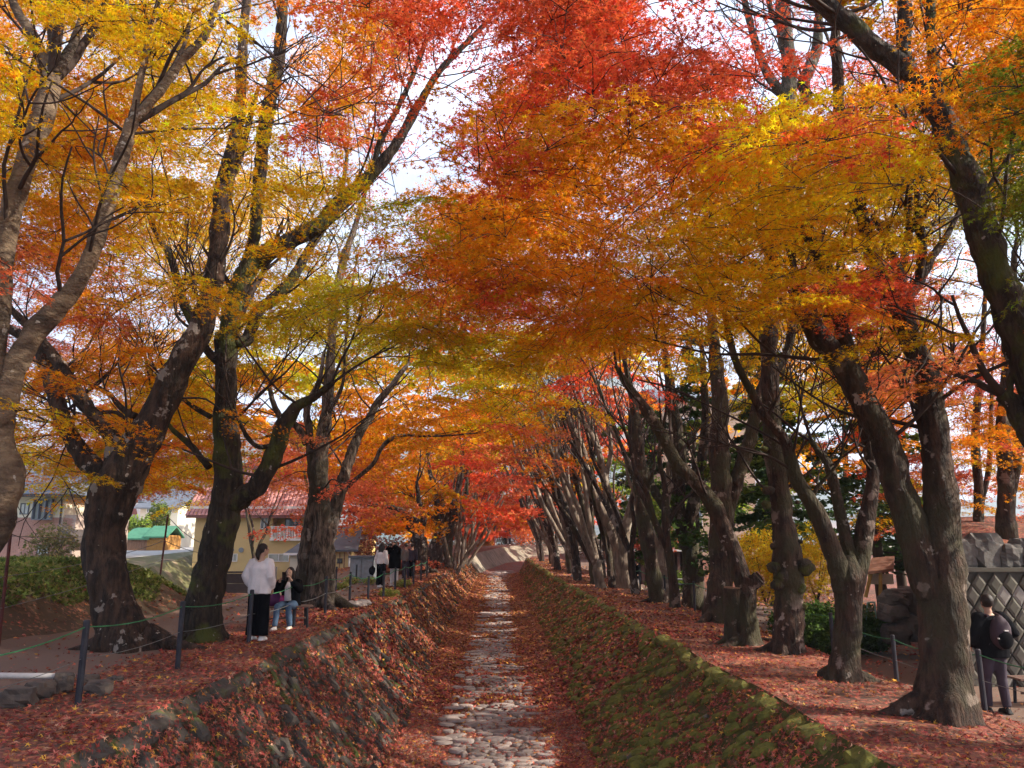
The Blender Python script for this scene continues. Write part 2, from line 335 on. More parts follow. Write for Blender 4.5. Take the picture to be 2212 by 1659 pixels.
for p, d, y in left:
    for dd in DS:
        q = p + d*dd; z = p.z + (hl(dd, y) - zl(y)) if y < 60.5 else p.z + .1*smooth(0, 8, dd) - 1.2*smooth(10, 60, dd) + .04*n2(q.x, q.y, .8)
        if dd > 200: z = -1.5
        mb.v.append((q.x, q.y, z))
for i in range(len(left)-1):
    for j in range(nd-1):
        a = i*nd+j; mb.f.append((a, a+nd, a+nd+1, a+1)); 
        d = (DS[j]+DS[j+1])/2; Y = left[i][2]
        if d > 13: k = 2
        elif Y < 21.5: k = 1 if 1.9 + .25*math.sin(Y*.9) < d < 4.5 else 3 if d >= 4.5 else 0
        elif Y < 60: k = 1 if 1.0 < d < 5.6 else 0
        else: k = 1 if 1.6 < d < 5 else 0
        mb.m.append(k)
o = LBANK = mb.build('left_bank', [M['litter'], M['path'], M['town'], M['slope']], smooth=True); o['kind'] = 'structure'
mb = MB(); right = []
for y in YS: right.append((y, 0))
for t in (1, 2, 3, 4, 5, 6, 7, 8): right.append((60, t/8))
for y, t in right:
    for dd in DS:
        X = xr(y)+dd; Yv = y
        if t: Yv = 60 + t*(np.interp(X, [2.06]+[q[0] for q in INN], [60]+[q[1] for q in INN])-60)
        z = hr(dd, y) if not t else hr(dd, 60)*(1-t) + t*float(np.interp(X, [2.06]+[q[0] for q in INN], [.6]+[q[2] for q in INN]))
        if dd > 200: z = -1.5
        mb.v.append((X, Yv, z))
for i in range(len(right)-1):
    for j in range(nd-1):
        a = i*nd+j; mb.f.append((a, a+1, a+nd+1, a+nd)); d = (DS[j]+DS[j+1])/2
        mb.m.append(2 if d > 40 else 1 if 3.3 < d < 7.2 else 0)
o = mb.build('right_bank', [M['litter'], M['path'], M['town']], smooth=True); o['kind'] = 'structure'
# canal bed
mb = MB(); S9 = [-1, -.85, -.7, -.5, -.25, 0, .25, .5, .7, .85, 1]
secs = [(Vector((fl(y), y, zf(y))), Vector((fr(y), y, zf(y)))) for y in YS] + [(Vector(a), Vector(b)) for a, b in zip(OUTB, INB)]
def bedz(s): return .20*abs(s)**2.5
for a, b in secs:
    for s in S9:
        q = a.lerp(b, (s+1)/2); q.z += bedz(s) + .03*n2(q.x, q.y, 1.3, 7); mb.v.append(tuple(q))
for i in range(len(secs)-1):
    for j in range(10):
        a = i*11+j; mb.f.append((a, a+1, a+12, a+11)); mb.m.append(0)
o = mb.build('canal_bed', [M['bed']], smooth=True); o['kind'] = 'structure'
canal_bed = o
# the two sloping stone walls
def wallpt(side, s, Y, out=0.0):
    """s 0 at the top edge, 1 at the foot"""
    if side < 0: a, b = Vector((xl(Y), Y, zl(Y))), Vector((fl(Y)-.02, Y, zf(Y)+.1))
    else: a, b = Vector((xr(Y), Y, zr(Y))), Vector((fr(Y)+.02, Y, zf(Y)+.1))
    q = a.lerp(b, s); nrm = Vector((-side*(a.z-b.z), 0, abs(b.x-a.x))).normalized()
    q -= nrm*(.10*math.sin(math.pi*s)*1.0)
    return q + nrm*out, nrm
walls = {}
for side, nm in ((-1, 'stone_wall_left_bank'), (1, 'stone_wall_right_bank')):
    mb = MB(); nS = 9
    for y in YS:
        for k in range(nS):
            q, n_ = wallpt(side, k/(nS-1), y); q += n_*.03*n2(q.y, q.z, 1.5, side); mb.v.append(tuple(q))
    for i in range(len(YS)-1):
        for k in range(nS-1):
            a = i*nS+k; f = (a, a+nS, a+nS+1, a+1); mb.f.append(f if side < 0 else f[::-1]); mb.m.append(0)
    o = mb.build('canal_wall', [M['wallsoil' if side < 0 else 'wallmoss']], smooth=True); walls[side] = o
    o['kind'] = 'structure'
def stonemesh(nm, m, w, h, t, seed, taper=.8):
    mb = MB(); rr = random.Random(seed)
    base = [(-w, -h), (w, -h), (w, h), (-w, h)]; pts = []
    for lvl, sc, z in ((0, 1.0, -.06), (1, 1.0, t*.6), (2, taper, t)):
        for i, (x, y) in enumerate(base):
            k = rr.uniform(.86, 1.1)
            pts.append((x*sc*k, y*sc*rr.uniform(.86, 1.1), z*rr.uniform(.8, 1.15)))
            x2, y2 = base[(i+1) % 4]; pts.append(((x+x2)/2*sc*rr.uniform(.95, 1.15), (y+y2)/2*sc*rr.uniform(.95, 1.15), z*rr.uniform(.8, 1.2)))
    fs = [(16, 17, 18, 19, 20, 21, 22, 23)]
    for l in range(2):
        for i in range(8): fs.append((l*8+i, l*8+(i+1) % 8, l*8+8+(i+1) % 8, l*8+8+i))
    mb.add(pts, fs); return mb.mesh(nm, m)
sv_dark = [stonemesh('wall_stone', M['stone_dark'], .15, .095, .085, i, .82) for i in range(7)]
sv_moss = [stonemesh('mossy_stone', M['stone_moss'], .15, .058, .10, 20+i, .6) for i in range(7)]
cope_d = [stonemesh('edge_stone', M['stone_dark'], .20, .12, .09, 40+i, .8) for i in range(5)]
cope_m = [stonemesh('edge_stone_mossy', M['stone_moss'], .22, .13, .11, 50+i, .7) for i in range(5)]
for side in (-1, 1):
    ms, cs = [], []; rr = random.Random(5+side)
    Y = 4.0; row = 0
    while Y < 60:
        q0, _ = wallpt(side, 0, Y); q1, _ = wallpt(side, 1, Y); L = (q1-q0).length
        s = (.30 + (.11 if row % 2 else 0))/L
        step = .36
        while s < .98:
            Yj = Y + rr.uniform(-.05, .05) + s*L*.55 * (1 if side < 0 else 1)      # courses lean along the wall
            keep = rr.random() < (.60 if side < 0 else .66)
            if keep and Yj < 60:
                q, n_ = wallpt(side, s, Yj, -.012 + rr.uniform(-.02, .02))
                t = (wallpt(side, min(1, s+.05), Yj)[0]-wallpt(side, s-.02, Yj)[0]).normalized()
                ang = R(-30 + rr.uniform(-14, 14))*(-side if side < 0 else 1)*(1)
                x = Quaternion(n_, ang) @ t; y = n_.cross(x)
                sc = rr.uniform(.72, 1.18)
                mm = Matrix((x, y, n_)).transposed().to_4x4() @ Matrix.Diagonal((sc, sc*rr.uniform(.8, 1.15), rr.uniform(.6, 1.25), 1)); mm.translation = q
                tilt = Matrix.Rotation(rr.uniform(-.25, .1), 4, 'Y'); mm = mm @ tilt
                ms.append(mm)
            s += (.245 + rr.uniform(-.02, .05))/L
        Y += .31*(1 if Y < 25 else 1.3); row += 1
    Y = 4.0
    while Y < 60:
        if rr.random() < .9:
            q, n_ = wallpt(side, .05+rr.uniform(-.01, .015), Y, -.04); x = Vector((rr.uniform(-.15, .15), 1, rr.uniform(-.08, .1))).normalized()
            nn = (n_+Vector((0, 0, .5))).normalized(); y = nn.cross(x).normalized(); nn = x.cross(y)
            sc = rr.uniform(.75, 1.2)
            mm = Matrix((x*sc, y*rr.uniform(.75, 1.1), nn*rr.uniform(.7, 1.3))).transposed().to_4x4(); mm.translation = q; cs.append(mm)
        Y += rr.uniform(.36, .5)
    pieces(walls[side], 'stone', sv_dark if side < 0 else sv_moss, ms, limit=300)
    pieces(walls[side], 'edge_stone', cope_d if side < 0 else cope_m, cs, limit=150)
# cobbles on the canal bed
cob = []
for i in range(9):
    rr = random.Random(i+70); mb = MB(); n = 9; rad = [rr.uniform(.75, 1.1) for _ in range(n)]; pts = []
    for k, (sc, z) in enumerate(((1.05, -.12), (1.0, .26), (.78, .42))):
        for j in range(n):
            a = 2*math.pi*j/n; pts.append((math.cos(a)*rad[j]*sc*.5, math.sin(a)*rad[j]*sc*.36, z*.1*rr.uniform(.85, 1.15)))
    fs = [tuple(range(2*n, 3*n))]
    for l in range(2):
        for j in range(n): fs.append((l*n+j, l*n+(j+1) % n, l*n+n+(j+1) % n, l*n+n+j))
    mb.add(pts, fs); cob.append(mb.mesh('cobble', M['cobble'], smooth=True))
ms = []; rr = random.Random(99); Y = 8.0
def strip(Y):   # left and right limit of the bare stone strip
    a = itp(Y, (12, 18, 25, 40, 60), (-.98, -.85, -.70, -.62, -.55)); b = itp(Y, (12, 18, 25, 40, 60), (.80, .66, .38, .30, .45)); return a, b
while Y < 66:
    g = .20 if Y < 30 else .34
    a, b = strip(Y); w = .30*(1 if Y < 30 else 1.5); X = a + rr.uniform(-.35, .25)
    while X < b + rr.uniform(-.3, .25):
        ww = w*rr.choice([.45, .6, .8, 1.0, 1.25, 1.7])*rr.uniform(.85, 1.1); hole = n2(X, Y, 1.1, 3)
        if hole < .27 and rr.random() < .96:
            s = (X - fl(min(Y, 60)))/(fr(min(Y, 60))-fl(min(Y, 60)))*2-1
            if Y < 60: zz = zf(Y)+bedz(s)
            else: zz = itp(Y, (60, 66), (-.7, -.5))
            mm = Matrix.Translation((X+ww/2, Y+rr.uniform(-.06, .06), zz+.012+rr.uniform(-.008, .012))) @ Matrix.Rotation(rr.uniform(-.35, .35), 4, 'Z') @ Matrix.Rotation(rr.uniform(-.07, .07), 4, 'X') @ Matrix.Diagonal((ww*1.12, g*1.55*rr.uniform(.75, 1.1), rr.uniform(.6, 1.1), 1))
            ms.append(mm)
        X += ww
    Y += g
pieces(canal_bed, 'cobble', cob, ms, limit=300)
# concrete wall round the bend, built in bays
cw = empty('concrete_canal_wall', (-2, 66, 0), label='curved smooth concrete canal wall round the far bend, partly sunlit', cat='wall')
tops = [(-2.38, 60.05, .5)] + OUT; bots = [(-1.4, 60.05, -.62)] + OUTB
ct = catmull(tops, 2); cb = catmull(bots, 2)
for i in range(len(ct)-1):
    a, b, c, d = Vector(ct[i]), Vector(ct[i+1]), Vector(cb[i+1]), Vector(cb[i])
    e = (b-a).normalized(); gap = e*.03; o_ = Vector((0, 0, .06))
    inn = (((d-a).cross(b-a)).normalized())
    if inn.z < 0: inn = -inn
    q = [a+gap+inn*.05, b-gap+inn*.05, c-gap+inn*.05, d+gap+inn*.05]
    bk = [x-inn*.35 for x in q]
    m_ = MB(); m_.add(q+bk, [(0,1,2,3),(7,6,5,4),(0,4,5,1),(2,6,7,3),(1,5,6,2),(0,3,7,4)]); m_.build('wall_bay', M['concrete'], cw, origin=None)
for ch in cw.children: ch.location = -cw.location
mb = MB(); qs = [Vector((2.06, 60, .6))]+[Vector(x) for x in INN]; bs = [Vector((1.44, 60, -.6))]+[Vector(x) for x in INB]
for a, b in zip(qs, bs): mb.v += [tuple(a), tuple(b)]
for i in range(len(qs)-1): mb.f.append((2*i, 2*i+2, 2*i+3, 2*i+1)); mb.m.append(0)
o = mb.build('canal_wall', M['wallsoil']); o['kind'] = 'structure'
# far ground and hills
mb = MB(); mb.add([(-4000, -300, -3.2), (4000, -300, -3.2), (4000, 4000, -3.2), (-4000, 4000, -3.2)], [(0, 1, 2, 3)])
o = mb.build('ground', M['town']); o['kind'] = 'structure'
def hill(name, x0, x1, y0, depth, hfun, n=70):
    mb = MB(); m = 14
    for j in range(m):
        for i in range(n):
            x = x0+(x1-x0)*i/(n-1); f = j/(m-1); y = y0+depth*f
            h = hfun(x)*math.sin(math.pi*min(1, f*.62)**.9) + (f > 0)*18*noise.fractal(Vector((x*.006, y*.006, 3)), 1, 2, 5)
            mb.v.append((x, y, -3+max(0, h)))
    for j in range(m-1):
        for i in range(n-1):
            a = j*n+i; mb.f.append((a, a+1, a+n+1, a+n)); mb.m.append(0)
    o = mb.build(name, M['hill'], smooth=True); o['kind'] = 'structure'
hill('hills', -2300, 300, 900, 700, lambda x: 210+80*math.sin(x*.004+1)+50*math.sin(x*.011))
hill('hills', 100, 2300, 1100, 700, lambda x: 150+60*math.sin(x*.005))
# ------------------------------------------------------------------ fallen leaves
PAL = np.array([(.36,.075,.062),(.50,.125,.08),(.27,.05,.05),(.17,.06,.045),(.60,.23,.06),(.46,.15,.115),(.72,.42,.07),(.29,.15,.095),(.54,.30,.20),(.20,.105,.07)])
PW = np.array([.19,.15,.14,.10,.09,.12,.035,.07,.045,.06]); PW /= PW.sum()
PALB = np.array([(.42,.17,.08),(.50,.22,.09),(.33,.11,.06),(.58,.31,.08),(.36,.16,.10),(.28,.10,.06)]); 
def litter(name, n, sampler, kind_far=2, label='', yr=(5, 62), far_pow=1.0):
    near = [[], [], [], []]; far = [[], [], [], []]
    u = RNG.random(n); Ys = yr[0]*(yr[1]/yr[0])**(u**far_pow)
    for Y in Ys:
        r = sampler(Y)
        if r is None: continue
        q, nn, dens = r
        if RNG.random() > dens: continue
        g = near if Y < 17 else far
        g[0].append(q); g[1].append(nn); sz = (.037+.0011*Y)*RNG.uniform(.6, 1.4)
        g[2].append(min(sz, .085))
        t = smooth(16, 30, Y)
        c = (PALB[RNG.integers(len(PALB))] if RNG.random() < t*.75 else PAL[RNG.choice(len(PAL), p=PW)])*RNG.uniform(.6, 1.25)*(1+.35*n2(q[0], q[1], .8, 31))
        g[3].append(c)
    parts = []
    for g, k in ((near, 5), (far, kind_far)):
        if g[0]:
            nn = np.array(g[1], float)+RNG.normal(size=(len(g[0]), 3))*.42
            parts.append(leaves(np.array(g[0], float)+nn*.008, nn, np.array(g[2]), np.array(g[3]), k))
    v, t, c = merge(parts)
    o = bpy.data.objects.new(name, fastmesh(name, v, t, c, M['fallen'])); link(o); o['kind'] = 'stuff'; o['label'] = label; o['category'] = 'fallen leaves'
def s_left(Y):
    d = RNG.random()**1.3*7.5; z = hl(d, Y)
    path = (2.1 < d < 4.3 if Y < 22 else 1.3 < d < 5.4)
    dens = .07+.10*smooth(0, .5, n2(d, Y, .7, 9)) if path else ((.45+1.1*smooth(-.35, .35, n2(d, Y, .9, 21))) if d < 1.9 else .22)
    return (xl(Y)-d, Y, z+.012), (0, 0, 1), dens
def s_right(Y):
    d = RNG.random()**1.2*10; z = hr(d, Y)
    dens = .25 if 3.4 < d < 7.2 else .4+1.1*smooth(-.35, .35, n2(d, Y, .9, 23))
    return (xr(Y)+d, Y, z+.012), (0, 0, 1), dens
def s_wall(side):
    def f(Y):
        s = RNG.random(); q, n_ = wallpt(side, s, Y, .02)
        den = (.60 if side < 0 else .42)+.95*n2(Y*1.0, s*3, 1.1, side*5)+(.35 if side < 0 else .3)*s
        if s < .07: den *= .35
        q = q + n_*(RNG.random()**2*.07)
        return tuple(q), tuple(n_), min(1, max(.10, den))
    return f
def s_bed(Y):
    s = RNG.uniform(-1.02, 1.02); X = fl(Y)+(s+1)/2*(fr(Y)-fl(Y)); a, b = strip(Y)
    inside = a+.1 < X < b-.08
    dens = (1.0 if n2(X, Y, 1.1, 3) > .22 else .13) if inside else 1.0
    return (X, Y, zf(Y)+bedz(s)+.02+(.03 if inside else 0)), (0, 0, 1), dens
litter('fallen_leaves', 52000, s_left, label='red maple leaves strewn over the left bank', yr=(4.5, 60))
litter('fallen_leaves', 52000, s_right, label='red maple leaves strewn over the right bank', yr=(4.5, 60))
litter('fallen_leaves', 60000, s_wall(-1), label='fallen leaves caught between dark stones of the left canal wall', yr=(5, 60))
litter('fallen_leaves', 66000, s_wall(1), label='fallen leaves caught between mossy stones of the right canal wall', yr=(5, 60))
litter('fallen_leaves', 56000, s_bed, label='red leaves drifted along both sides of the canal bed', yr=(10, 62))
# grass on the berm at the left
cc, nn_, sz, co = [], [], [], []
for i in range(42000):
    Y = RNG.uniform(7.5, 23); d = RNG.uniform(4.9, 10.5); edge = 5.25+.6*n2(Y, 3, .6)
    if d < edge or n2(d, Y, .5, 12) < -.35: continue
    cc.append((xl(Y)-d, Y, hl(d, Y)+RNG.uniform(.02, .14))); a = RNG.uniform(0, 6.28); nn_.append((math.cos(a), math.sin(a), RNG.uniform(.0, 1.2))); sz.append(RNG.uniform(.05, .12))
    base = [(.16,.22,.05),(.26,.30,.07),(.10,.16,.03),(.36,.32,.12)][RNG.choice(4, p=[.35,.3,.2,.15])]
    co.append(np.array(base)*RNG.uniform(.7, 1.2))
v, t, c = leaves(np.array(cc), np.array(nn_), np.array(sz), np.array(co), 3)
o = bpy.data.objects.new('grass', fastmesh('grass', v, t, c, M['grass'])); link(o); tag(o, 'weedy green ground cover on the berm behind the left maples', 'ground cover', kind='stuff')
# ------------------------------------------------------------------ trees
def ground(X, Y):
    if Y > 61:
        h = LBANK.ray_cast(Vector((X, Y, 30)), Vector((0, 0, -1))); return h[1].z if h[0] else 1.0
    if X < xl(Y): return hl(xl(Y)-X, Y)
    if X > xr(Y): return hr(X-xr(Y), Y)
    return zf(Y)
def solveY(u, v):
    Y = 5.0
    while Y < 70:
        q = P(u, v, Y)
        if q.z <= ground(q.x, Y): return Y
        Y += .05
    return 60.0
TREES = []
class Tree: pass
def wpx(w, p):                        # photo width -> metres at point p
    return w*K/FPX*proj(p)[2]*.87
def add_limb(t, pts3, rads, name='limb', sides=12, lump=.22, flare=False, mat_=None):
    mb = MB(); mb.tube(pts3, rads, sides=sides, lump=lump, seed=len(TREES)*3+len(t.nodes) % 7, cap=True)
    if flare:
        base = pts3[0]
        for i, q in enumerate(mb.v):
            q = Vector(q); h = q.z-base.z
            if h < 1.1:
                c = base.lerp(pts3[min(3, len(pts3)-1)], 0) ; dxy = Vector((q.x-base.x, q.y-base.y)); a = math.atan2(dxy.y, dxy.x)
                k = math.exp(-max(0, h)/.22)*(.35+.38*max(0, math.sin(a*5+t.seed))**1.2) + .12*math.exp(-max(0, h)/.6)*math.sin(a*5+t.seed)
                q.x += dxy.x*k; q.y += dxy.y*k; mb.v[i] = tuple(q)
    o = mb.build(name, mat_ or t.bark, t.root, smooth=True); o.location = -t.root.location
    if not hasattr(t, 'limbs'): t.limbs = []
    t.limbs.append((list(pts3), list(rads)))
    for p, r in zip(pts3, rads):
        if p.z > t.z0+1.6: t.nodes.append((p, r))
    return o
def tree(name, label, limbs, bark, Y=None, group=None, sides=22, lump=.24, spread=1.0, flare=True, roots=True, wk=1.0):
    t = Tree(); t.nodes = []; t.bark = M[bark]; t.seed = len(TREES)*1.7; rr = random.Random(len(TREES)*13+5); t.rr = rr
    u0, v0 = limbs[0][0][:2]
    if Y is None: Y = solveY(u0, v0)
    base = P(u0, v0, Y); t.Y = Y; t.z0 = base.z; t.base = base
    t.root = empty(name, base, 0, label, 'tree', group); t.pads = []
    t.screen = []
    for li, L in enumerate(limbs):
        L = [(q[0], q[1], q[2]*wk, *q[3:]) for q in L]
        tot = sum(math.dist(L[i][:2], L[i+1][:2]) for i in range(len(L)-1)); acc = 0
        off = 0; endoff = 0 if li == 0 else rr.uniform(-1, 1)*spread*tot*K/FPX*Y*.35
        if li == 0 and tot > 600: endoff = rr.uniform(-.4, .6)
        st = []
        # start depth: join to closest earlier node
        y_start = Y
        if li:
            cand = [(math.dist(L[0][:2], s_[:2]), s_[3]) for s_ in t.screen]
            y_start = min(cand)[1]
        raw = []
        for i, q in enumerate(L):
            if i: acc += math.dist(L[i-1][:2], q[:2])
            dy = q[3] if len(q) > 3 else endoff*acc/max(1, tot)
            raw.append((q[0], q[1], q[2], y_start+dy))
        sm = catmull(raw, 6)
        pts = [P(s_[0], s_[1], s_[3]) for s_ in sm]; rads = [max(.012, wpx(s_[2], p)/2) for s_, p in zip(sm, pts)]
        if li == 0: pts = [pts[0]-Vector((0, 0, .35))] + pts; rads = [rads[0]]+rads
        t.screen += [(s_[0], s_[1], s_[2], s_[3]) for s_ in sm]
        add_limb(t, pts, rads, 'trunk' if li == 0 else 'limb', sides if rads[0] > .08 else 8, lump, flare and li == 0)
    if roots and flare:
        r0 = wpx(limbs[0][0][2], base)/2
        for k in range(4 if Y < 20 else 2):
            a = rr.uniform(0, 6.28); ln = r0*rr.uniform(1.6, 2.6); d = Vector((math.cos(a), math.sin(a), 0)); pp = []
            for s_ in (0, .3, .6, 1):
                q = base + d*(r0*.55+ln*s_) + Vector((rr.uniform(-.04, .04), rr.uniform(-.04, .04), 0)); q.z = ground(q.x, q.y) + .17*r0*(1-s_)**2*3 - .07*s_; pp.append(q)
            mb = MB(); sm = catmull([tuple(x) for x in pp], 3); mb.tube(sm, [r0*.34*(1-.8*i/(len(sm)-1)) for i in range(len(sm))], 8, lump=.2)
            o = mb.build('root', t.bark, t.root, smooth=True); o.location = -t.root.location
    TREES.append(t); return t
def grow_tree(name, label, x, y, bark, height=9, stems=3, lean=(-.25, 0), r=.22, group=None, fork=1.2, seed=0, cat='tree', spreadk=.22):
    t = Tree(); t.nodes = []; t.bark = M[bark]; t.seed = seed*1.3; rr = random.Random(seed); t.Y = y; t.rr = rr; t.screen = []; t.pads = []
    t.z0 = ground(x, y) if y < 61 else 1.1; t.base = Vector((x, y, t.z0)); t.root = empty(name, t.base, 0, label, cat, group)
    fk = fork*rr.uniform(.7, 1.2); p1 = t.base + Vector((lean[0]*fk*.6, lean[1]*fk*.6, fk))
    tr = [t.base-Vector((0, 0, .3)), t.base, t.base.lerp(p1, .5)+Vector((rr.uniform(-.05, .05), 0, 0)), p1]
    sm = [Vector(s_) for s_ in catmull([tuple(q) for q in tr], 4)]; n = len(sm)
    add_limb(t, sm, [r*(1.15-.3*i/n) for i in range(n)], 'trunk', 12, .25, True)
    for s_ in range(stems):
        a = 2*math.pi*s_/stems + rr.uniform(-.5, .5)
        dx, dy = math.cos(a)*spreadk*rr.uniform(.5, 1.3)+lean[0], math.sin(a)*spreadk*rr.uniform(.5, 1.3)+lean[1]
        pts = [p1 - Vector((0, 0, .25))]; H = height*rr.uniform(.75, 1.05)-fk; q = p1.copy(); k = 7
        for i in range(1, k+1):
            f = i/k; wv = Vector((rr.uniform(-.16, .16), rr.uniform(-.16, .16), 0))
            q = p1 + Vector((dx*H*(f**.85)*1.2, dy*H*f**.85*1.2, H*f)) + wv*(1 if i > 1 else .4); pts.append(q)
        sm = [Vector(x_) for x_ in catmull([tuple(x_) for x_ in pts], 3)]; n = len(sm); r1 = r*rr.uniform(.55, .8)
        add_limb(t, sm, [r1*(1-.82*(i/(n-1))) for i in range(n)], 'limb', 8, .18)
        for b in range(2):        # secondary branches
            i0 = rr.randint(n//3, n-4); st = sm[i0]; d = Vector((rr.uniform(-.6, .6)+lean[0], rr.uniform(-.5, .5), rr.uniform(.5, 1))).normalized(); L = rr.uniform(1.4, 2.8)
            bp = [st, st+d*L*.35+Vector((0, 0, -.1)), st+d*L*.7+Vector((rr.uniform(-.2, .2), 0, .1)), st+d*L]
            bs = [Vector(x_) for x_ in catmull([tuple(x_) for x_ in bp], 3)]; rb = r1*(1-.82*i0/(n-1))*.7
            add_limb(t, bs, [rb*(1-.8*i/(len(bs)-1)) for i in range(len(bs))], 'branch', 6, .1)
    TREES.append(t); return t
def pt(zoomlist, ox, oy, k=.3394): return [(x*k+ox, y*k+oy, w, *r) for x, y, w, *r in zoomlist]
# --- left row
tA = tree('maple_tree', 'nearest maple at the left edge with smooth pale trunk swelling low down and forking high', [
  [(-190,1560,150),(-150,1380,118),(-85,1240,104),(-28,1140,96),(0,1040,100),(-8,900,66),(-12,800,54),(-6,700,50),(10,540,48),(30,441,50),(61,339,50),(98,238,50),(112,165,46)],
  [(110,170,36),(68,75,27),(30,10,20),(0,-90,14)], [(112,165,28),(113,51,22),(119,-30,18),(122,-120,10)], [(118,160,30),(152,108,24),(172,55,18),(192,-10,14),(210,-110,8)],
  [(-8,930,66),(20,830,58),(62,738,54),(118,668,50),(168,610,42),(208,520,38),(240,420,36),(265,330,34),(285,262,30)],
  [(285,262,22),(308,150,18),(315,115,17),(324,68,15),(345,-5,12),(365,-120,7)], [(312,140,16),(290,90,13),(278,40,13),(272,-10,11),(262,-100,6)],
  [(288,262,26),(325,220,24),(360,176,23),(397,126,21),(441,78,18),(460,30,13),(478,-20,10),(500,-120,5)], [(441,78,10),(470,45,7),(482,38,6),(492,52,4)]],
  'bark_pale', Y=7.6, spread=.5, sides=26)
tB = tree('maple_tree', 'thick dark maple with grey blotches behind the first rope posts, splitting low into three limbs', [
  [(278,1402,150),(262,1350,122),(243,1290,112),(230,1210,106),(226,1150,106),(240,1085,118),(262,1030,122),(292,975,104),(340,890,84),(372,820,78),(400,770,72),(440,690,62),(462,600,54),(474,500,50),(486,400,44),(508,300,36),(520,204,30),(524,102,28),(533,0,24),(545,-120,16)],
  [(250,1045,64),(212,1020,60),(184,990,52),(160,955,46),(136,908,44),(115,840,40),(98,789,36),(81,755,32),(34,718,26),(-30,690,18)],
  [(256,1040,52),(244,1000,46),(246,955,46),(217,914,40),(170,857,38),(136,799,34),(102,752,28),(55,700,22),(10,655,16)],
  [(480,450,28),(500,380,22),(520,330,22),(553,205,12),(560,190,9)],
  [(300,1000,30),(268,905,14),(230,890,10),(190,905,7),(150,935,5)],[(292,900,24),(262,880,16),(235,850,13),(195,830,9),(150,822,5)]],
  'bark', wk=.88)
tC = tree('maple_tree', 'dark mossy-based maple behind the standing woman, one long limb arching over the canal', [
  [(442,1384,104),(440,1330,92),(446,1270,84),(466,1190,80),(484,1120,78),(492,1050,70),(488,960,60),(485,908,54),(486,840,54),(489,772,56),(492,721,58)],
  [(496,1090,66),(530,1070,54),(556,1048,48),(590,985,44),(611,924,40),(640,880,30),(679,857,20),(720,826,12)],
  [(490,740,50),(505,660,48),(525,600,46),(562,556,44),(628,520,42),(690,485,40),(742,430,36),(800,380,30),(850,320,26),(884,262,24),(905,225,21),(945,160,16),(985,115,14),(1030,70,12),(1085,10,9),(1150,-70,5)],
  [(494,720,36),(529,738,30),(560,670,28),(594,646,26),(638,592,24),(672,530,20),(715,470,14),(740,400,10),(750,330,8)],
  [(505,650,34),(536,561,30),(550,510,30),(556,440,28),(566,330,32),(574,260,34),(594,170,32),(606,90,28),(611,0,24),(618,-110,16)],
  [(800,385,12),(820,310,16),(850,250,14),(880,190,13),(905,130,13),(935,60,12),(990,10,9),(1030,-60,6)],
  [(484,790,24),(450,760,20),(420,700,24),(395,650,22),(370,560,18),(340,510,12)],
  [(452,1010,18),(410,960,16),(375,930,13),(350,900,9)],[(600,960,14),(560,965,12),(535,945,12),(515,905,9)],[(455,900,14),(420,880,11),(380,850,8)]],
  'bark_moss')
tD = tree('maple_tree', 'old gnarled double-trunked maple behind the seated woman with cracked pale bark', [
  [(690,1312,104),(693,1260,84),(697,1200,74),(697,1130,60),(692,1060,54),(690,990,50),(698,942,44),(706,880,36),(712,800,30),(719,704,26),(730,620,24),(742,560,24),(763,500,18),(785,430,12),(800,350,8)],
  [(655,1312,44),(656,1250,48),(662,1190,46),(672,1130,46),(680,1060,36),(672,1000,26),(668,930,24),(664,880,22),(690,820,14),(700,760,10)],
  [(705,1180,44),(722,1110,42),(739,1043,38),(757,985,32),(773,942,28),(800,900,24),(817,867,22),(845,835,20),(866,805,16),(885,782,11)],
  [(664,960,24),(640,920,22),(610,905,20),(590,870,16),(580,830,12),(560,800,8)],
  [(752,1050,16),(780,1025,14),(806,1002,14),(824,969,13),(844,949,13),(875,940,10),(905,942,8),(965,941,6),(1027,936,4)],
  [(700,900,18),(728,860,14),(742,820,10),(745,760,8),(750,700,10),(752,640,8)],[(640,960,14),(615,945,12),(590,940,9),(560,948,6)]],
  'bark_old', lump=.25, wk=.80)
tE = tree('maple_tree', 'hollow dark maple trunk just beyond the walking couple', [
  [(908,1238,46),(908,1200,42),(906,1165,40),(899,1138,36),(884,1120,24),(862,1100,16),(830,1095,9)],[(905,1160,22),(915,1120,16),(905,1080,12),(900,1040,8)],[(900,1145,14),(880,1140,12),(868,1120,12),(850,1112,7)]], 'bark', sides=12, lump=.4)
tF = tree('maple_tree', 'stout dark maple leaning right beside the hollow one', [
  [(940,1228,42),(941,1195,38),(947,1160,30),(952,1130,26),(945,1090,18),(935,1050,12),(925,1000,8)],[(949,1150,18),(970,1110,14),(985,1070,12),(1000,1020,8)],[(948,1130,14),(925,1105,12),(905,1090,8)]], 'bark', sides=12, lump=.3)
tG = tree('maple_tree', 'grey forked maple at the left edge of the canal where sunlight hits the wall', [
  [(968,1222,34),(967,1190,26),(970,1155,24),(978,1120,20),(985,1080,15),(990,1040,10),(1000,990,6)],[(975,1130,14),(998,1100,12),(1008,1060,9),(1010,1010,6)],[(968,1150,14),(960,1110,11),(955,1070,8)]], 'bark_grey', sides=12)
rowL = [('first', 990, 1206, 47), ('second', 1003, 1200, 52), ('third', 1012, 1195, 57)]
for i, (w_, u, v, y) in enumerate(rowL):
    q = P(u, v, y); grow_tree('maple_tree', ['sunlit many-stemmed maple on the left bank beside white stakes', 'slim sunlit maple just behind the one with white stakes', 'farthest slim maple on the left bank before the concrete bend'][i], q.x-.3, y, 'bark_far', 8, 4, (.10, -.02), .2, seed=80+i, group='maples lining the left bank', spreadk=.3)
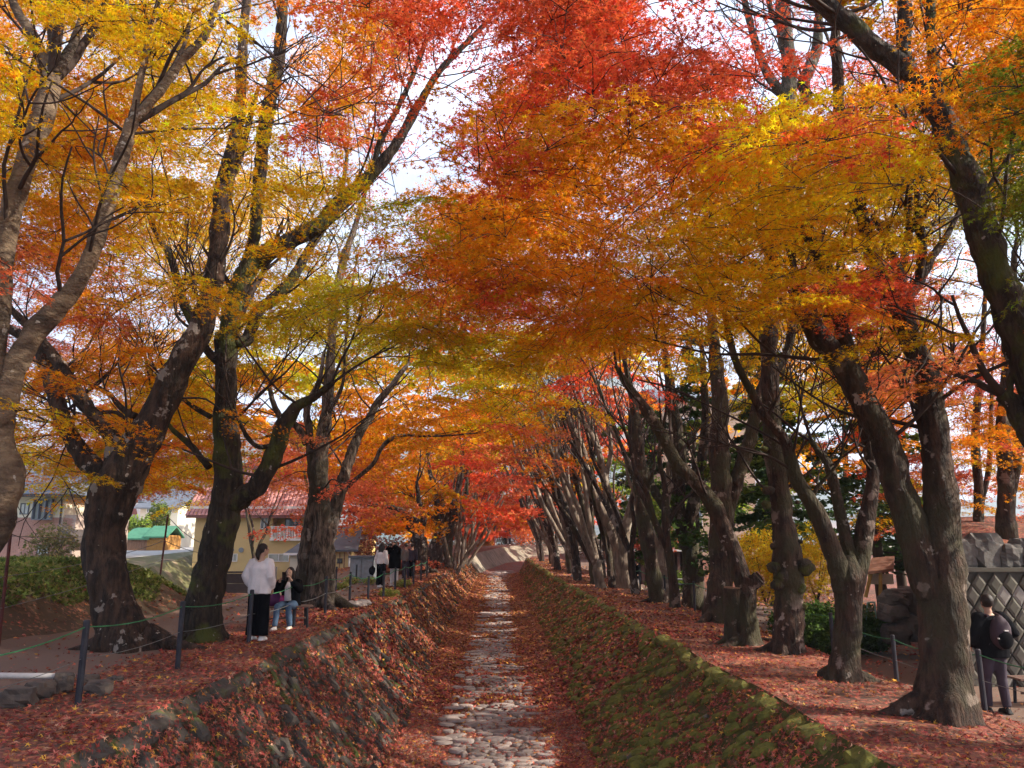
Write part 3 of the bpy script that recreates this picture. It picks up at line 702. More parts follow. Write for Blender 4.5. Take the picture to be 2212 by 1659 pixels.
# --- right row
tR1 = tree('maple_tree', 'largest maple at right with heavy twin stems and a mossy root flare', [
  [(2040,1552,168),(2040,1500,150),(2043,1420,132),(2040,1340,128),(2036,1260,122),(2032,1180,112),(2032,1110,92),(2031,1043,84),(2024,990,78),(2018,942,76),(2008,870,72),(2004,823,70),(1988,780,62),(1970,738,56),(1955,680,54),(1948,645,54)],
  [(2020,1290,100),(1992,1220,92),(1972,1150,84),(1952,1090,80),(1936,1043,78),(1919,976,76),(1896,920,72),(1868,874,72),(1834,806,68),(1800,765,60),(1766,725,58),(1744,680,56),(1730,635,46),(1722,622,34)],
  [(1846,815,44),(1838,770,40),(1817,704,38),(1806,650,36),(1794,602,36),(1775,565,34),(1753,524,30),(1742,500,24),(1735,450,14)],
  [(1950,655,38),(1925,632,38),(1900,590,38),(1878,534,36),(1868,490,34),(1848,424,32),(1830,370,30),(1816,300,29),(1812,238,29),(1810,160,30),(1804,85,26),(1815,20,20),(1825,-80,12)],
  [(1950,655,34),(1984,612,28),(2000,580,26),(2015,552,22),(2040,517,18),(2070,460,12),(2090,400,8)],
  [(1984,612,22),(1990,560,26),(1992,520,26),(1985,470,20),(1980,400,14)]], 'bark_grey', lump=.18, wk=.90)
tR2 = tree('maple_tree', 'smooth pinkish maple forking at chest height beside the first right-hand posts', [
  [(1822,1470,86),(1826,1420,70),(1832,1370,66),(1834,1300,66),(1834,1250,68),(1832,1222,56),(1832,1200,30)],
  [(1824,1275,56),(1814,1235,54),(1800,1195,46),(1782,1150,44),(1765,1108,42),(1742,1070,38),(1719,1030,34),(1699,959,28),(1675,925,24),(1651,900,24),(1620,840,20),(1590,782,18),(1570,704,15),(1560,640,9)],
  [(1838,1280,56),(1848,1240,54),(1862,1190,46),(1868,1140,44),(1880,1080,36),(1886,1020,30),(1874,960,28),(1862,900,24),(1850,850,18),(1835,800,12)],
  [(1838,1215,32),(1826,1160,30),(1815,1110,28),(1806,1070,26),(1797,1030,26),(1788,1000,22),(1768,975,16),(1750,950,14)],
  [(1750,1075,14),(1772,1045,10),(1795,1020,8),(1815,990,7),(1822,955,6)],[(1655,905,12),(1668,880,9),(1680,860,5)]], 'bark_grey', sides=14, lump=.15)
tR3 = tree('maple_tree', 'upright maple covered in black knobbly burls with a mossy foot', [
  [(1700,1410,78),(1702,1370,72),(1704,1330,70),(1706,1290,66),(1702,1250,68),(1700,1210,72),(1696,1170,64),(1690,1120,52),(1686,1080,50),(1680,1030,50),(1672,980,52),(1668,920,46),(1664,850,44),(1662,780,40),(1658,700,46),(1662,640,36),(1668,540,34),(1676,440,32),(1686,340,34),(1695,260,38),(1704,190,36),(1704,130,34),(1694,60,36),(1690,0,34),(1688,-110,22)],
  [(1700,215,24),(1668,175,22),(1645,130,20),(1630,85,19),(1618,40,17),(1606,-10,14),(1590,-100,8)],[(1698,60,20),(1682,52,16),(1665,20,14),(1655,-40,10)],
  [(1702,250,28),(1740,215,26),(1736,180,30),(1748,150,28),(1765,100,26),(1768,40,20),(1775,-60,12)],
  [(1664,820,22),(1700,760,20),(1712,700,22),(1724,650,20),(1735,600,12)]], 'bark_grey', lump=.2, spread=.7)
mb = MB(); rr = random.Random(3)
for u, v, w in [(1660,1060,30),(1655,1090,24),(1735,1225,52),(1672,1225,34),(1725,1270,36),(1680,1262,34),(1700,1238,40),(1735,1310,20),(1722,1085,12),(1728,1170,14),(1670,1180,18),(1700,1160,30),(1695,1355,26),(1690,1245,44),(1652,970,18)]:
    mb = MB(); q = P(u, v, tR3.Y-.12); r = wpx(w, q)/2; mb.blob(q, (r*1.05, r*.9, r*.85), 10, 7, n=.35, seed=u)
    o = mb.build('burl', M['bark_moss'], tR3.root, smooth=True); o.location = -tR3.root.location
tR4 = tree('maple_tree', 'maple sawn off above its base with one bare limb leaning left from the cut', [
  [(1608,1392,84),(1606,1350,66),(1606,1310,58),(1612,1275,54),(1618,1250,50)],
  [(1612,1275,46),(1600,1240,46),(1590,1205,42),(1572,1160,40),(1556,1125,40),(1545,1098,44),(1520,1062,34),(1490,1030,32),(1462,1000,32),(1430,940,28),(1405,900,28),(1375,860,24),(1355,830,18),(1330,790,10)],
  [(1585,1392,46),(1583,1340,44),(1582,1300,44),(1583,1272,46)],[(1612,1268,40),(1628,1258,38),(1640,1248,36)]], 'bark_grey', lump=.12)
for a, b, w in (((1583,1271),(1583,1268),43), ((1641,1247),(1644,1245),32)):
    q = P(*a, tR4.Y); r = wpx(w, q)/2; mb = MB(); mb.tube([q, q+(P(*b, tR4.Y)-q).normalized()*.03], [r, r*.97], 12); o = mb.build('sawn_face', M['wood_cut'], tR4.root); o.location = -tR4.root.location
tR5 = tree('maple_tree', 'straight thick grey maple directly behind the sawn-off one', [
  [(1556,1342,84),(1556,1300,66),(1557,1240,60),(1558,1180,58),(1560,1100,54),(1556,1020,52),(1553,940,48),(1556,880,40),(1548,800,34),(1540,720,28),(1535,640,20)],
  [(1572,1120,24),(1585,1060,32),(1600,1010,34),(1618,960,34),(1628,910,28),(1640,850,20),(1655,800,12)]], 'bark_grey')
tR6 = tree('maple_tree', 'forked grey maple left of the straight thick one', [
  [(1496,1315,56),(1496,1270,50),(1494,1210,46),(1488,1160,42),(1484,1125,24)],
  [(1490,1170,40),(1492,1130,36),(1500,1085,30),(1512,1030,24),(1520,970,24),(1525,900,22),(1520,820,16),(1515,740,10)],
  [(1486,1180,38),(1476,1140,36),(1462,1075,34),(1468,1010,36),(1462,940,34),(1450,860,26),(1440,780,18),(1430,700,10)],
  [(1478,1140,26),(1448,1110,24),(1425,1080,22),(1405,1045,22),(1390,1010,22),(1378,985,16),(1360,940,10)]], 'bark_grey')
tR7 = tree('maple_tree', 'slender mossy-footed maple leaning left in front of a dark-clothed visitor', [
  [(1424,1302,46),(1414,1250,40),(1404,1200,37),(1394,1140,36),(1386,1080,36),(1382,1020,35),(1378,960,30),(1372,900,24),(1360,830,16),(1345,760,10)],
  [(1390,1100,14),(1402,1050,10),(1415,1000,8)]], 'bark_grey')
tR8 = tree('maple_tree', 'mossy maple with crossing bare stems leaning over the canal wall', [
  [(1356,1272,54),(1346,1230,38),(1336,1190,28),(1322,1150,26),(1305,1110,24),(1285,1070,22),(1268,1030,22),(1262,985,19),(1245,940,16),(1225,900,14),(1200,870,11),(1160,830,6)],
  [(1352,1240,32),(1345,1190,30),(1352,1140,26),(1368,1090,26),(1375,1040,22),(1378,990,16)],
  [(1338,1190,20),(1320,1120,18),(1312,1060,20),(1300,1020,16),(1295,980,16),(1280,930,12),(1265,890,8)],
  [(1345,1180,18),(1335,1120,16),(1318,1070,14),(1310,1030,13),(1320,970,12),(1310,900,8)],
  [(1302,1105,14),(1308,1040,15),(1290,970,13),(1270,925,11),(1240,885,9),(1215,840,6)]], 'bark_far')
R9L = ['grey maple with mossy foot next beyond the crossing-stemmed one', 'two-stemmed grey maple at the middle of the far right row', 'dark upright maple in the thick of the far right row', 'slim grey maple with pale stems in the far right row', 'narrow brown-trunked maple in the far right row', 'pale forked maple deep in the right row', 'thin sunlit maple deep in the right row', 'slim stemmed maple two from the end of the right row', 'slim stemmed maple next to the end of the right row', 'last maple of the right row, wide dark fork at the canal bend']
for i, (u, v, st) in enumerate([(1332,1247,3),(1312,1240,3),(1292,1234,2),(1272,1229,3),(1252,1224,3),(1236,1219,4),(1218,1214,3),(1202,1209,3),(1184,1204,3),(1160,1200,3)]):
    y = [33,35.5,38,40.5,43.5,46.5,50,53,56,59.5][i]; X = xr(y)+1.0+.25*math.sin(i*2.1)
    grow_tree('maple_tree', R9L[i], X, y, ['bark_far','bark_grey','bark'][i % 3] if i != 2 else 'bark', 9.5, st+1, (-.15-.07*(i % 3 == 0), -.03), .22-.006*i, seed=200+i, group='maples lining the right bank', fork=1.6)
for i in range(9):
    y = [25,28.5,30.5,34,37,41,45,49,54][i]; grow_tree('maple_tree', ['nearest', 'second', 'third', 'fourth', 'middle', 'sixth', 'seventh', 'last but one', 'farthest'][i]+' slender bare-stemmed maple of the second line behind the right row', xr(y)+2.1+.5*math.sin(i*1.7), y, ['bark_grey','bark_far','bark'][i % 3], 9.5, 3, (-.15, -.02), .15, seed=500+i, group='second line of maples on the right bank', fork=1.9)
# --- the burly near tree at the top right, standing off frame
tR0 = tree('maple_tree', 'gnarled black-barked maple whose burly limbs enter from the right edge', [
  [(2420,1800,150),(2380,1500,130),(2330,1200,120),(2285,960,110),(2235,800,100),(2200,700,92),(2160,620,80),(2132,540,74),(2105,440,70),(2075,360,66),(2052,300,62),(2035,250,62),(2000,205,54),(1965,165,52),(1925,130,50),(1880,95,48),(1840,55,46),(1795,20,44),(1740,-30,40),(1680,-100,30)],
  [(2050,310,34),(2036,240,32),(2018,160,26),(2012,80,22),(2010,0,24),(2008,-110,16)],[(1962,160,42),(1950,110,36),(1955,50,34),(1953,0,34),(1952,-110,24)],
  [(2290,1010,60),(2240,960,56),(2205,905,46),(2185,870,44),(2165,850,34)],[(2178,862,18),(2185,815,16),(2200,780,16),(2225,740,14)]],
  'bark_moss', Y=8.2, lump=.32, spread=.4)
# --- background trees beyond the right path and on the terrace
tb = []
for i, (u, v, y, w, lab) in enumerate([(2172,1140,19,44,'grey two-stemmed trunk standing on the terrace above the boulders at the right edge'),(2112,1150,21,26,'short dark forked tree on the terrace behind the boulders')]):
    t = tree('background_tree', lab, [[(u,v,w),(u+2,v-90,w*.85),(u-5,v-220,w*.7),(u+10,v-400,w*.5),(u+20,v-600,w*.3)],[(u+8,v-60,w*.5),(u+26,v-160,w*.5),(u+30,v-330,w*.3)]], 'bark_grey', Y=y, roots=False, flare=False); tb.append(t)
CON = []
for i, (x, y, h, r, lab) in enumerate([(8.9,25,10,.14,'slender evergreen nearest behind the burled maple'),(7.6,30,11,.16,'evergreen seen between the burled and the straight grey maple'),(11.6,24,11,.16,'evergreen behind the fork of the pinkish maple'),(10.8,31,12,.18,'tall evergreen deep behind the yellow shrub maple'),(13.8,27,12,.17,'evergreen seen right of the pinkish maple fork'),(7.2,37,9,.15,'evergreen behind the slender leaning maple'),(15.5,35,13,.2,'farthest evergreen behind the great right-hand maple'),(13.0,38,12,.16,'evergreen in the back of the grove above the thatched shelter')]):
    t = grow_tree('evergreen_tree', lab, x, y, 'cedar_bark', h, 1, (0, 0), r, seed=300+i, group='evergreens beyond the right path', fork=2.5, spreadk=.03); t.con = h; CON.append(t)
FARL = ['red maple in the middle beyond the canal bend', 'scarlet maple left of centre beyond the bend', 'orange maple behind the strolling group beyond the bend', 'orange-red maple right of the far visitors', 'pinkish red maple farthest beyond the bend', 'tall orange maple farthest left beyond the bend', 'amber maple behind the right row at the bend', 'red maple low beside the hedge beyond the bend', 'amber maple behind the yellow house', 'rust coloured maple between yellow house and canal', 'reddish maple on the right beyond the brown hut','orange maple over the brown hut']
FT = []
for i, (x, y) in enumerate([(-1,88),(-5,80),(-9,92),(5.2,97),(1,112),(-16,85),(13,88),(-5.5,71),(-16,52),(-9.6,42),(16,55),(11,48)]):
    FT.append(grow_tree('maple_tree', FARL[i], x, y, 'bark_grey', 8 if i not in (7,) else 5, 3, (0, 0), .2, seed=400+i, group='maples beyond the canal bend and behind the houses' , fork=1.5, spreadk=.3))
# real forks: limb tips and limb sides go on into ever thinner branches
def sprout(mb, p, d, r, L, rr, depth, nodes):
    k = 5; pts = [p]; q = p.copy(); dd = d.copy()
    for i in range(k):
        dd = (dd + Vector((rr.uniform(-.28, .28), rr.uniform(-.28, .28), rr.uniform(-.12, .22)))).normalized(); q = q+dd*L/k; pts.append(q.copy())
    sm = [Vector(x) for x in catmull([tuple(x) for x in pts], 2)]; n = len(sm); rad = [r*(1-.72*j/(n-1))+.003 for j in range(n)]
    mb.tube(sm, rad, 7 if r > .03 else 5, cap=False, lump=.1 if r > .03 else 0)
    for j in range(2, n): nodes.append((sm[j], rad[j]))
    if depth > 0:
        for j in range(2 if depth > 1 else 3):
            i = rr.randint(n//3, n-2); t = (sm[min(i+1, n-1)]-sm[i]).normalized(); side = Vector((rr.uniform(-1, 1), rr.uniform(-1, 1), rr.uniform(-.25, .5))).normalized()
            sprout(mb, sm[i], (t*.75+side*.8).normalized(), rad[i]*.68, L*rr.uniform(.5, .75), rr, depth-1, nodes)
LIMBS = {}
for t in TREES:
    if hasattr(t, 'con') or t.Y > 62 or t.bark is M['cedar_bark']: continue
    t.mb2 = MB(); rr = t.rr; new = []
    segs = t.limbs
    for pts, rads in segs:
        n = len(pts); tip, tr = pts[-1], rads[-1]; d = (pts[-1]-pts[-3]).normalized()
        near = t.Y < 26
        if tip.z > t.z0+2:
            for k in range(2): sprout(t.mb2, tip-d*.05, (d+Vector((rr.uniform(-.5, .5), rr.uniform(-.5, .5), rr.uniform(-.1, .4)))).normalized(), max(.010, tr*.6), rr.uniform(1.2, 2.3), rr, 2 if near else 1, new)
        for k in range(max(1, n//(10 if near else 12))):
            i = rr.randint(n//4, n-2)
            if pts[i].z < t.z0+2.6: continue
            tg = (pts[i+1]-pts[i]).normalized(); side = Vector((rr.uniform(-1, 1), rr.uniform(-1, 1), rr.uniform(-.15, .6))).normalized()
            sprout(t.mb2, pts[i], (tg*.6+side).normalized(), min(.028, max(.009, rads[i]*.22)), rr.uniform(1.2, 2.8), rr, 2 if near else 1, new)
    t.nodes += new
# ------------------------------------------------------------------ foliage: pads of leaves carried on real branches
CY, CO, CR, CP, CL, CG, CD = (.82,.50,.012), (.84,.33,.014), (.74,.13,.045), (.78,.22,.09), (.56,.42,.012), (.20,.25,.02), (.72,.37,.012)
ANCH = [(30,60,CO),(50,150,CY),(190,60,CY),(200,250,CO),(60,330,CY),(300,100,CY),(380,250,CY),(300,420,CY),(450,150,CY),(450,330,CY),(600,280,CY),(560,180,CO),(640,60,CO),(720,60,CO),(760,180,CO),(850,60,CR),(800,110,CO),(730,320,CR),(760,260,CO),(650,360,CY),(600,450,CY),(850,230,CR),(900,350,CR),(950,100,CR),(960,450,CO),
 (150,560,CO),(80,640,CP),(330,620,CY),(250,720,CO),(350,800,CO),(130,720,CP),(500,590,CY),(550,650,CY),(400,700,CY),(480,780,CL),(560,850,CO),(620,700,CL),(700,640,CL),(780,660,CL),(850,720,CL),(700,760,CL),(800,510,CL),(860,480,CR),(880,560,CL),(940,560,CO),(100,860,CO),(60,970,CY),(180,900,CO),(330,930,CO),(420,880,CY),(420,1000,CY),(550,930,CO),(560,1020,CP),(640,900,CL),(620,1010,CP),(600,1080,CP),(780,900,CO),(760,1010,CO),(850,870,CO),(800,1090,CP),(740,1100,CP),(900,960,CO),(880,1060,CD),(950,1090,CO),(820,1160,CO),(960,1000,CD),(1010,1050,CR),(1060,1120,CR),(1110,1140,CR),(1080,1040,CP),(1130,1000,CP),(1030,920,CO),(950,860,CO),
 (950,760,CL),(1020,800,CL),(1100,860,CY),(1060,640,CR),(960,650,CO),(1060,720,CL),(1150,760,CY),(1050,520,CO),(1000,430,CO),(1080,330,CR),(1100,220,CR),(1120,80,CR),(1080,420,CO),(1200,100,CR),(1300,60,CR),(1330,180,CR),(1220,240,CO),(1450,80,CR),(1450,200,CR),(1560,60,CR),(1570,180,CR),(1350,300,CO),(1180,400,CO),(1280,420,CO),(1180,540,CO),(1300,560,CO),(1400,420,CO),(1430,330,CO),(1500,300,CY),(1600,280,CY),(1560,380,CY),(1700,320,CY),(1480,500,CY),(1600,480,CY),(1400,600,CY),(1500,600,CY),(1350,680,CY),(1250,680,CO),(1200,800,CY),(1300,780,CO),(1250,880,CR),(1330,880,CR),(1200,920,CO),(1150,900,CY),(1400,770,CO),(1500,720,CY),(1600,660,CY),(1700,560,CY),(1750,420,CY),(1850,480,CY),
 (1650,90,CR),(1740,150,CR),(1780,260,CO),(1800,300,CR),(1860,180,CR),(1870,350,CY),(1960,250,CO),(1900,60,CL),(2000,60,CO),(2100,60,CO),(2100,160,CO),(2180,60,CO),(2150,280,CO),(2080,330,CO),(2200,220,CG),(2200,360,CG),(2120,420,CG),(2050,470,CL),(2000,400,CL),(2180,500,CG),(2060,380,CG),(1950,480,CL),(1880,600,CR),(1920,760,CP),(2060,640,CO),(2120,700,CP),(2180,760,CR),(2060,820,CR),(2160,880,CO),(2120,950,CO),(1960,700,CY),(1800,700,CO),(1800,880,CO),(1740,760,CY),(1700,820,CL),(1620,840,CL),(1560,880,CO),(1500,850,CL),(1450,890,CO),(1650,740,CY),(1640,950,CG),(1750,980,CO),(1840,1000,CR),(1780,1080,CR),(1900,980,CO),(2080,1000,CO),(2100,1060,CL),(2000,900,CO),(1420,1000,CG)]
AN = np.array([(a[0], a[1]) for a in ANCH], float); AC = np.array([a[2] for a in ANCH])
GAPS = [(1250,120,330,200,.5),(1330,420,140,140,.2),(600,250,300,250,.15),(945,240,60,140,.95),(1000,340,80,60,.85),(905,430,65,85,.85),(850,560,90,60,.8),(770,560,50,40,.5),(110,110,60,80,.5),(260,120,50,50,.4),(80,480,70,50,.5),(230,430,60,40,.4),(200,600,140,60,.6),(380,700,110,40,.5),(90,740,80,60,.5),(880,790,45,50,.8),(580,600,40,50,.5),(640,760,40,40,.5),(2060,590,110,90,.8),(2150,680,80,70,.65),(1620,70,40,60,.35),(1770,180,40,80,.4),(1960,255,70,45,.6),(2130,120,60,60,.35),(1400,60,70,60,.35),
 (45,890,45,50,.85),(110,1125,150,50,.97),(330,1120,100,45,.93),(590,870,30,40,.6),(330,1030,80,40,.5),(560,960,60,50,.45),(640,1090,55,60,.75),(560,1150,120,70,.93),(730,1200,80,50,.9),(1080,960,60,60,.5),(1000,180,40,100,.6)]
def field(u, v, Y=10):
    d = 1.0
    c_ = noise.noise(Vector((u/150, v/75, Y*.22)))
    d *= .12 if c_ < -.13 else .55 if c_ < .02 else 1.0
    if 1140 < u < 1520 and 330 < v < 660: d *= .6
    for gu, gv, a, b, s_ in GAPS:
        q = ((u-gu)/a)**2+((v-gv)/b)**2
        if q < 2.2: d *= 1-s_*math.exp(-q*.9)*1.15 if q > .0 else 1
    if 1130 < u < 2050 and v > 880 and Y < 42: d *= .22 if v < 1080 else .06
    if 1130 < u < 1640 and 780 < v <= 880: d *= .7
    if u > 1130 and v > 1130: d = 0
    if v > 1175: d = 0
    return max(0, d)
def padcol(u, v):
    w = np.exp(-(((AN-np.array([u, v]))/78.0)**2).sum(1)) + 1e-9
    if w.max() < 1e-6: i = int(np.argmin((((AN-np.array([u, v])))**2).sum(1)))
    else: i = RNG.choice(len(AN), p=w/w.sum())
    return AC[i]
def zmin(X, Y):
    g = ground(X, Y) if abs(X) > 3.5 and Y < 60 else .6 if Y < 60 else 1.0
    if Y > 62: return g+1.3
    if X > 3.6: return g + (4.2 if Y > 18 else 3.6)
    if X < -3.4: return g + (2.4 if Y > 30 else 2.7)
    return g + 2.6 + (1.0 if Y < 40 else .4)
STEM = [(s_[0], s_[1], s_[2], s_[3]) for t in TREES for s_ in t.screen if t.Y < 28]
ST = np.array(STEM)
pads = []
tries = 0
TX = np.array([[t.base.x + (-.9 if t.base.x > 0 else .9), t.Y] for t in TREES]); CONI = [i for i, t in enumerate(TREES) if hasattr(t, 'con')]
def assign(q):
    d = np.hypot(TX[:, 0]-q.x, (TX[:, 1]-q.y))
    d[CONI] += 99
    return int(np.argmin(d)), float(d.min())
NP = 3400
while len(pads) < NP and tries < 160000:
    tries += 1
    u, v = RNG.uniform(-300, 2500), RNG.uniform(-420, 1178)
    ins = 0 <= u <= 2212 and v >= -20
    if not ins and RNG.random() < (.45 if v > -20 else .72): continue
    Y = 4.6*(115/4.6)**(RNG.random()**.92)
    q = P(u, v, Y)
    if q.z > 12.5+Y*.03 or abs(q.x) > 17+Y*.12 or q.z < zmin(q.x, q.y): continue
    if (q-CAM).length < 5.3: continue
    if q.x < -9 and Y > 30 and v > 960 and u < 560: continue
    if RNG.random() > field(u, v, Y): continue
    if q.x > 7 and 30 < Y < 66 and RNG.random() < .6: continue
    d = proj(q)[2]; r = (.30+.040*d)*RNG.uniform(.7, 1.35); r = min(r, 2.6)
    if d > 16 and u < 1130 and Y > 75 and v < 900: continue
    if len(ST):
        pr = r*FPX/d/K
        hit = (np.abs(ST[:, 0]-u) < ST[:, 2]*.5+pr*.7) & (np.abs(ST[:, 1]-v) < pr*.5+8) & (ST[:, 3] > Y-.2) & (ST[:, 2] > 13)
        if hit.any() and RNG.random() < (.20 if 1430 < u < 1940 and 250 < v < 690 else .55 if 400 < u < 870 and 540 < v < 720 else .945): continue
    ti, dt = assign(q)
    if dt > 9: continue
    pads.append([q, r, padcol(u, v), ti, d])
for i in range(520):
    u, v, Y = RNG.uniform(960, 1330), RNG.uniform(880, 1138), RNG.uniform(64, 118); q = P(u, v, Y)
    if q.z < zmin(q.x, Y)+.8 or (u > 1130 and v > 1120): continue
    if assign(q)[1] < 13: pads.append([q, RNG.uniform(1.2, 2.2), np.array([CR, CO, CP, CO, CR][RNG.integers(5)])*np.array([1.05, .9, 1]), assign(q)[0], Y])
for i in range(420):
    u, v, Y = RNG.uniform(0, 470), RNG.uniform(800, 1062), RNG.uniform(14.5, 34); q = P(u, v, Y)
    if q.z < 2.7 or RNG.random() > field(u, v)*.8+.1: continue
    if assign(q)[1] < 12: pads.append([q, RNG.uniform(.7, 1.25), np.array([CO, CY, CO, CL, CP][RNG.integers(5)]), assign(q)[0], proj(q)[2]])
for i in range(130):
    u, v, Y = RNG.uniform(1880, 2260), RNG.uniform(760, 1150), RNG.uniform(17, 27); q = P(u, v, Y)
    if 1930 < u < 2075 and Y < 12: continue
    pads.append([q, RNG.uniform(.6, 1.1), np.array([CR, CO, CO, CP, CY][RNG.integers(5)]), TREES.index(tb[i % 2]), proj(q)[2]])
for i in range(40):
    u, v, Y = RNG.uniform(1420, 1960), RNG.uniform(270, 690), RNG.uniform(7, 15); q = P(u, v, Y)
    pads.append([q, (.30+.036*Y)*RNG.uniform(.7, 1.2), padcol(u, v), assign(q)[0], proj(q)[2]])
for i in range(110):
    u, v, Y = RNG.uniform(1000, 1190), RNG.uniform(1080, 1150), RNG.uniform(98, 120); q = P(u, v, Y)
    if assign(q)[1] < 16: pads.append([q, RNG.uniform(1.2, 2.2), np.array([CR, CO, CP, CP][RNG.integers(4)]), assign(q)[0], Y])
# crown mass added out of view, right and above, to shade the banks
for i in range(230):
    q = Vector((RNG.uniform(4, 17), RNG.uniform(-8, 18), RNG.uniform(4.8, 11.5)))
    pu, pv, pw = proj(q)
    if pw > .5 and -60 < pu < 2270 and -60 < pv < 1700: continue
    pads.append([q, RNG.uniform(.7, 1.3), np.array([CO, CY, CL][i % 3]), assign(q)[0], 30])
for i in range(60):
    q = Vector((RNG.uniform(-12, -3), RNG.uniform(-6, 8), RNG.uniform(4.8, 10)))
    pu, pv, pw = proj(q)
    if pw > .5 and -60 < pu < 2270 and -60 < pv < 1700: continue
    pads.append([q, RNG.uniform(.7, 1.2), np.array([CY, CO][i % 2]), assign(q)[0], 30])
for p in pads: TREES[p[3]].pads.append(p)
nleaf = 0
for t in TREES:
    if hasattr(t, 'con'):
        rr = t.rr; parts = []; mb = MB(); k = 46
        for i in range(k):
            f = .10+.9*i/k; z = t.z0+1.0+(t.con-1.0)*f; a = rr.uniform(0, 6.28); L = (2.3*(1-f)+.7)*rr.uniform(.6, 1.1)
            d = Vector((math.cos(a), math.sin(a), -.10)); b = Vector((t.base.x, t.base.y, z)); mb.tube([b, b+d*L*.5, b+d*L+Vector((0, 0, -.12*L))], [.03, .02, .008], 4, cap=False)
            n = 170; s_ = RNG.random(n)**.7; w = RNG.normal(size=n)*.17*(1.1-s_)*L+RNG.normal(size=n)*.05
            side = Vector((-d.y, d.x, 0)); c = np.array(b)[None]+np.outer(s_*L, np.array(d))+np.outer(w, np.array(side)); c[:, 2] -= np.abs(w)*.35+.12*L*s_**2+RNG.normal(size=n)*.06
            base = np.array([(.055,.10,.022),(.09,.15,.03),(.20,.27,.04),(.035,.07,.02)][rr.choice([0, 0, 1, 2, 3])])  # lightest green puts sunlit sprays into the colour, random per branch
            col = base[None]*RNG.uniform(.7, 1.3, size=(n, 1)); nn = RNG.normal(size=(n, 3))*.5+np.array([0, 0, 1])
            parts.append(leaves(c, nn, RNG.uniform(.09, .17, n), col, 2))
        v, tt, c = merge(parts); o = bpy.data.objects.new('crown', fastmesh('crown', v-np.array(t.root.location), tt, c, M['needle'])); link(o, t.root); o['kind'] = 'stuff'
        o = mb.build('branches', M['twig'], t.root); o.location = -t.root.location; o['kind'] = 'stuff'
        continue
    if not t.pads or not t.nodes: continue
    nodes = [np.array(p) for p, r in t.nodes]; nr = [r for p, r in t.nodes]
    N0 = np.array(nodes)
    t.pads.sort(key=lambda p: float(((N0-np.array(p[0]))**2).sum(1).min()))
    mb = t.mb2 if hasattr(t, 'mb2') else MB(); parts = []
    for q, r, col, ti, d in t.pads:
        A = np.array(nodes); dd = ((A-np.array(q))**2).sum(1); i = int(dd.argmin()); st = Vector(nodes[i]); L = math.sqrt(dd[i])
        tot = L
        r0 = min(nr[i]*.8, .008+.011*L); out = Vector((q.x-st.x, q.y-st.y, (q.z-st.z)*.4))
        dirv = out.normalized() if out.length > .05 else Vector((1, 0, 0))
        mid = st.lerp(q, .45)+Vector((RNG.uniform(-.06, .06)*L, RNG.uniform(-.06, .06)*L, RNG.uniform(.02, .13)*L)); end = q
        fardd = d > 45
        if not fardd:
            br = catmull([tuple(st), tuple(st.lerp(mid, .5)+Vector((RNG.uniform(-.04, .04)*L, 0, RNG.uniform(-.03, .05)*L))), tuple(mid), tuple(mid.lerp(end, .55)+Vector((0, RNG.uniform(-.05, .05)*L, RNG.uniform(-.04, .05)*L))), tuple(end)], 2 if d > 20 else 3)
            n = len(br); mb.tube(br, [r0*(1-.75*j/(n-1))+.003 for j in range(n)], 5 if d < 20 else 4, cap=False)
            for j in range(2, n, 2): nodes.append(br[j]); nr.append(r0*.6)
        # twigs radiating forward from the branch end, in a nearly flat tilted plane
        nrm = Vector((RNG.normal()*.16, RNG.normal()*.16, 1)) - dirv*(-.05); nrm = (nrm + dirv*.12).normalized()
        ax = (dirv - nrm*dirv.dot(nrm)).normalized(); ay = nrm.cross(ax)
        K2 = 7; tw = []
        for k in range(K2):
            a = (k/(K2-1)-.5)*2*RNG.uniform(1.9, 2.4); ln = r*RNG.uniform(.75, 1.15)*(1 if abs(a) < 1.3 else .75)
            tw.append((a, ln))
            if d < 26 and abs(a) < 1.25:
                e = q + (ax*math.cos(a)+ay*math.sin(a))*ln; m_ = q.lerp(e, .5)+nrm*.05*ln+ay*RNG.uniform(-.08, .08)*ln; e = e-Vector((0, 0, .10*ln))
                q_ = q-ax*RNG.uniform(0, .5)*min(r, L*.5); mb.tube([q_, m_, e], [.0045, .0035+.00008*d, .002+.00008*d], 3, cap=False)
        if d < 10.5: ks, lsz = 5, .041
        elif d < 17: ks, lsz = 5, .046
        elif d < 28: ks, lsz = 3, .050+.0005*d
        elif d < 45: ks, lsz = 2, .003*d
        else: ks, lsz = 1, .0036*d
        cover = RNG.choice([.42, .6, .85, 1.15])
        n = int(min(480, 1.35*cover*(r*r*math.pi)/(lsz*lsz*1.5))) if d < 28 else int(min(300, 1.6*cover*(r*r*math.pi)/(lsz*lsz*1.5)))
        n = max(40, n)
        ki = RNG.integers(K2, size=n); an = np.array([x[0] for x in tw])[ki]; ln = np.array([x[1] for x in tw])[ki]
        s_ = RNG.random(n)**.55; lat = RNG.normal(size=n)*.11*r*(1.25-.5*s_); up_ = RNG.normal(size=n)*.035*r + .02
        ca, sa = np.cos(an), np.sin(an); AX, AY, NN = np.array(ax), np.array(ay), np.array(nrm)
        c = np.array(q)[None] + (ca*s_*ln-sa*lat)[:, None]*AX + (sa*s_*ln+ca*lat)[:, None]*AY + up_[:, None]*NN
        c[:, 2] -= .16*r*s_**2
        nn = NN[None]+RNG.normal(size=(n, 3))*.42
        pc = np.array(col)*RNG.uniform(.72, 1.18)*np.array([1, RNG.uniform(.82, 1.18), 1])
        cc = pc[None]*(1+RNG.normal(size=(n, 1))*.17).clip(.5, 1.6)*(1+RNG.normal(size=(n, 3))*.06).clip(.6, 1.4)
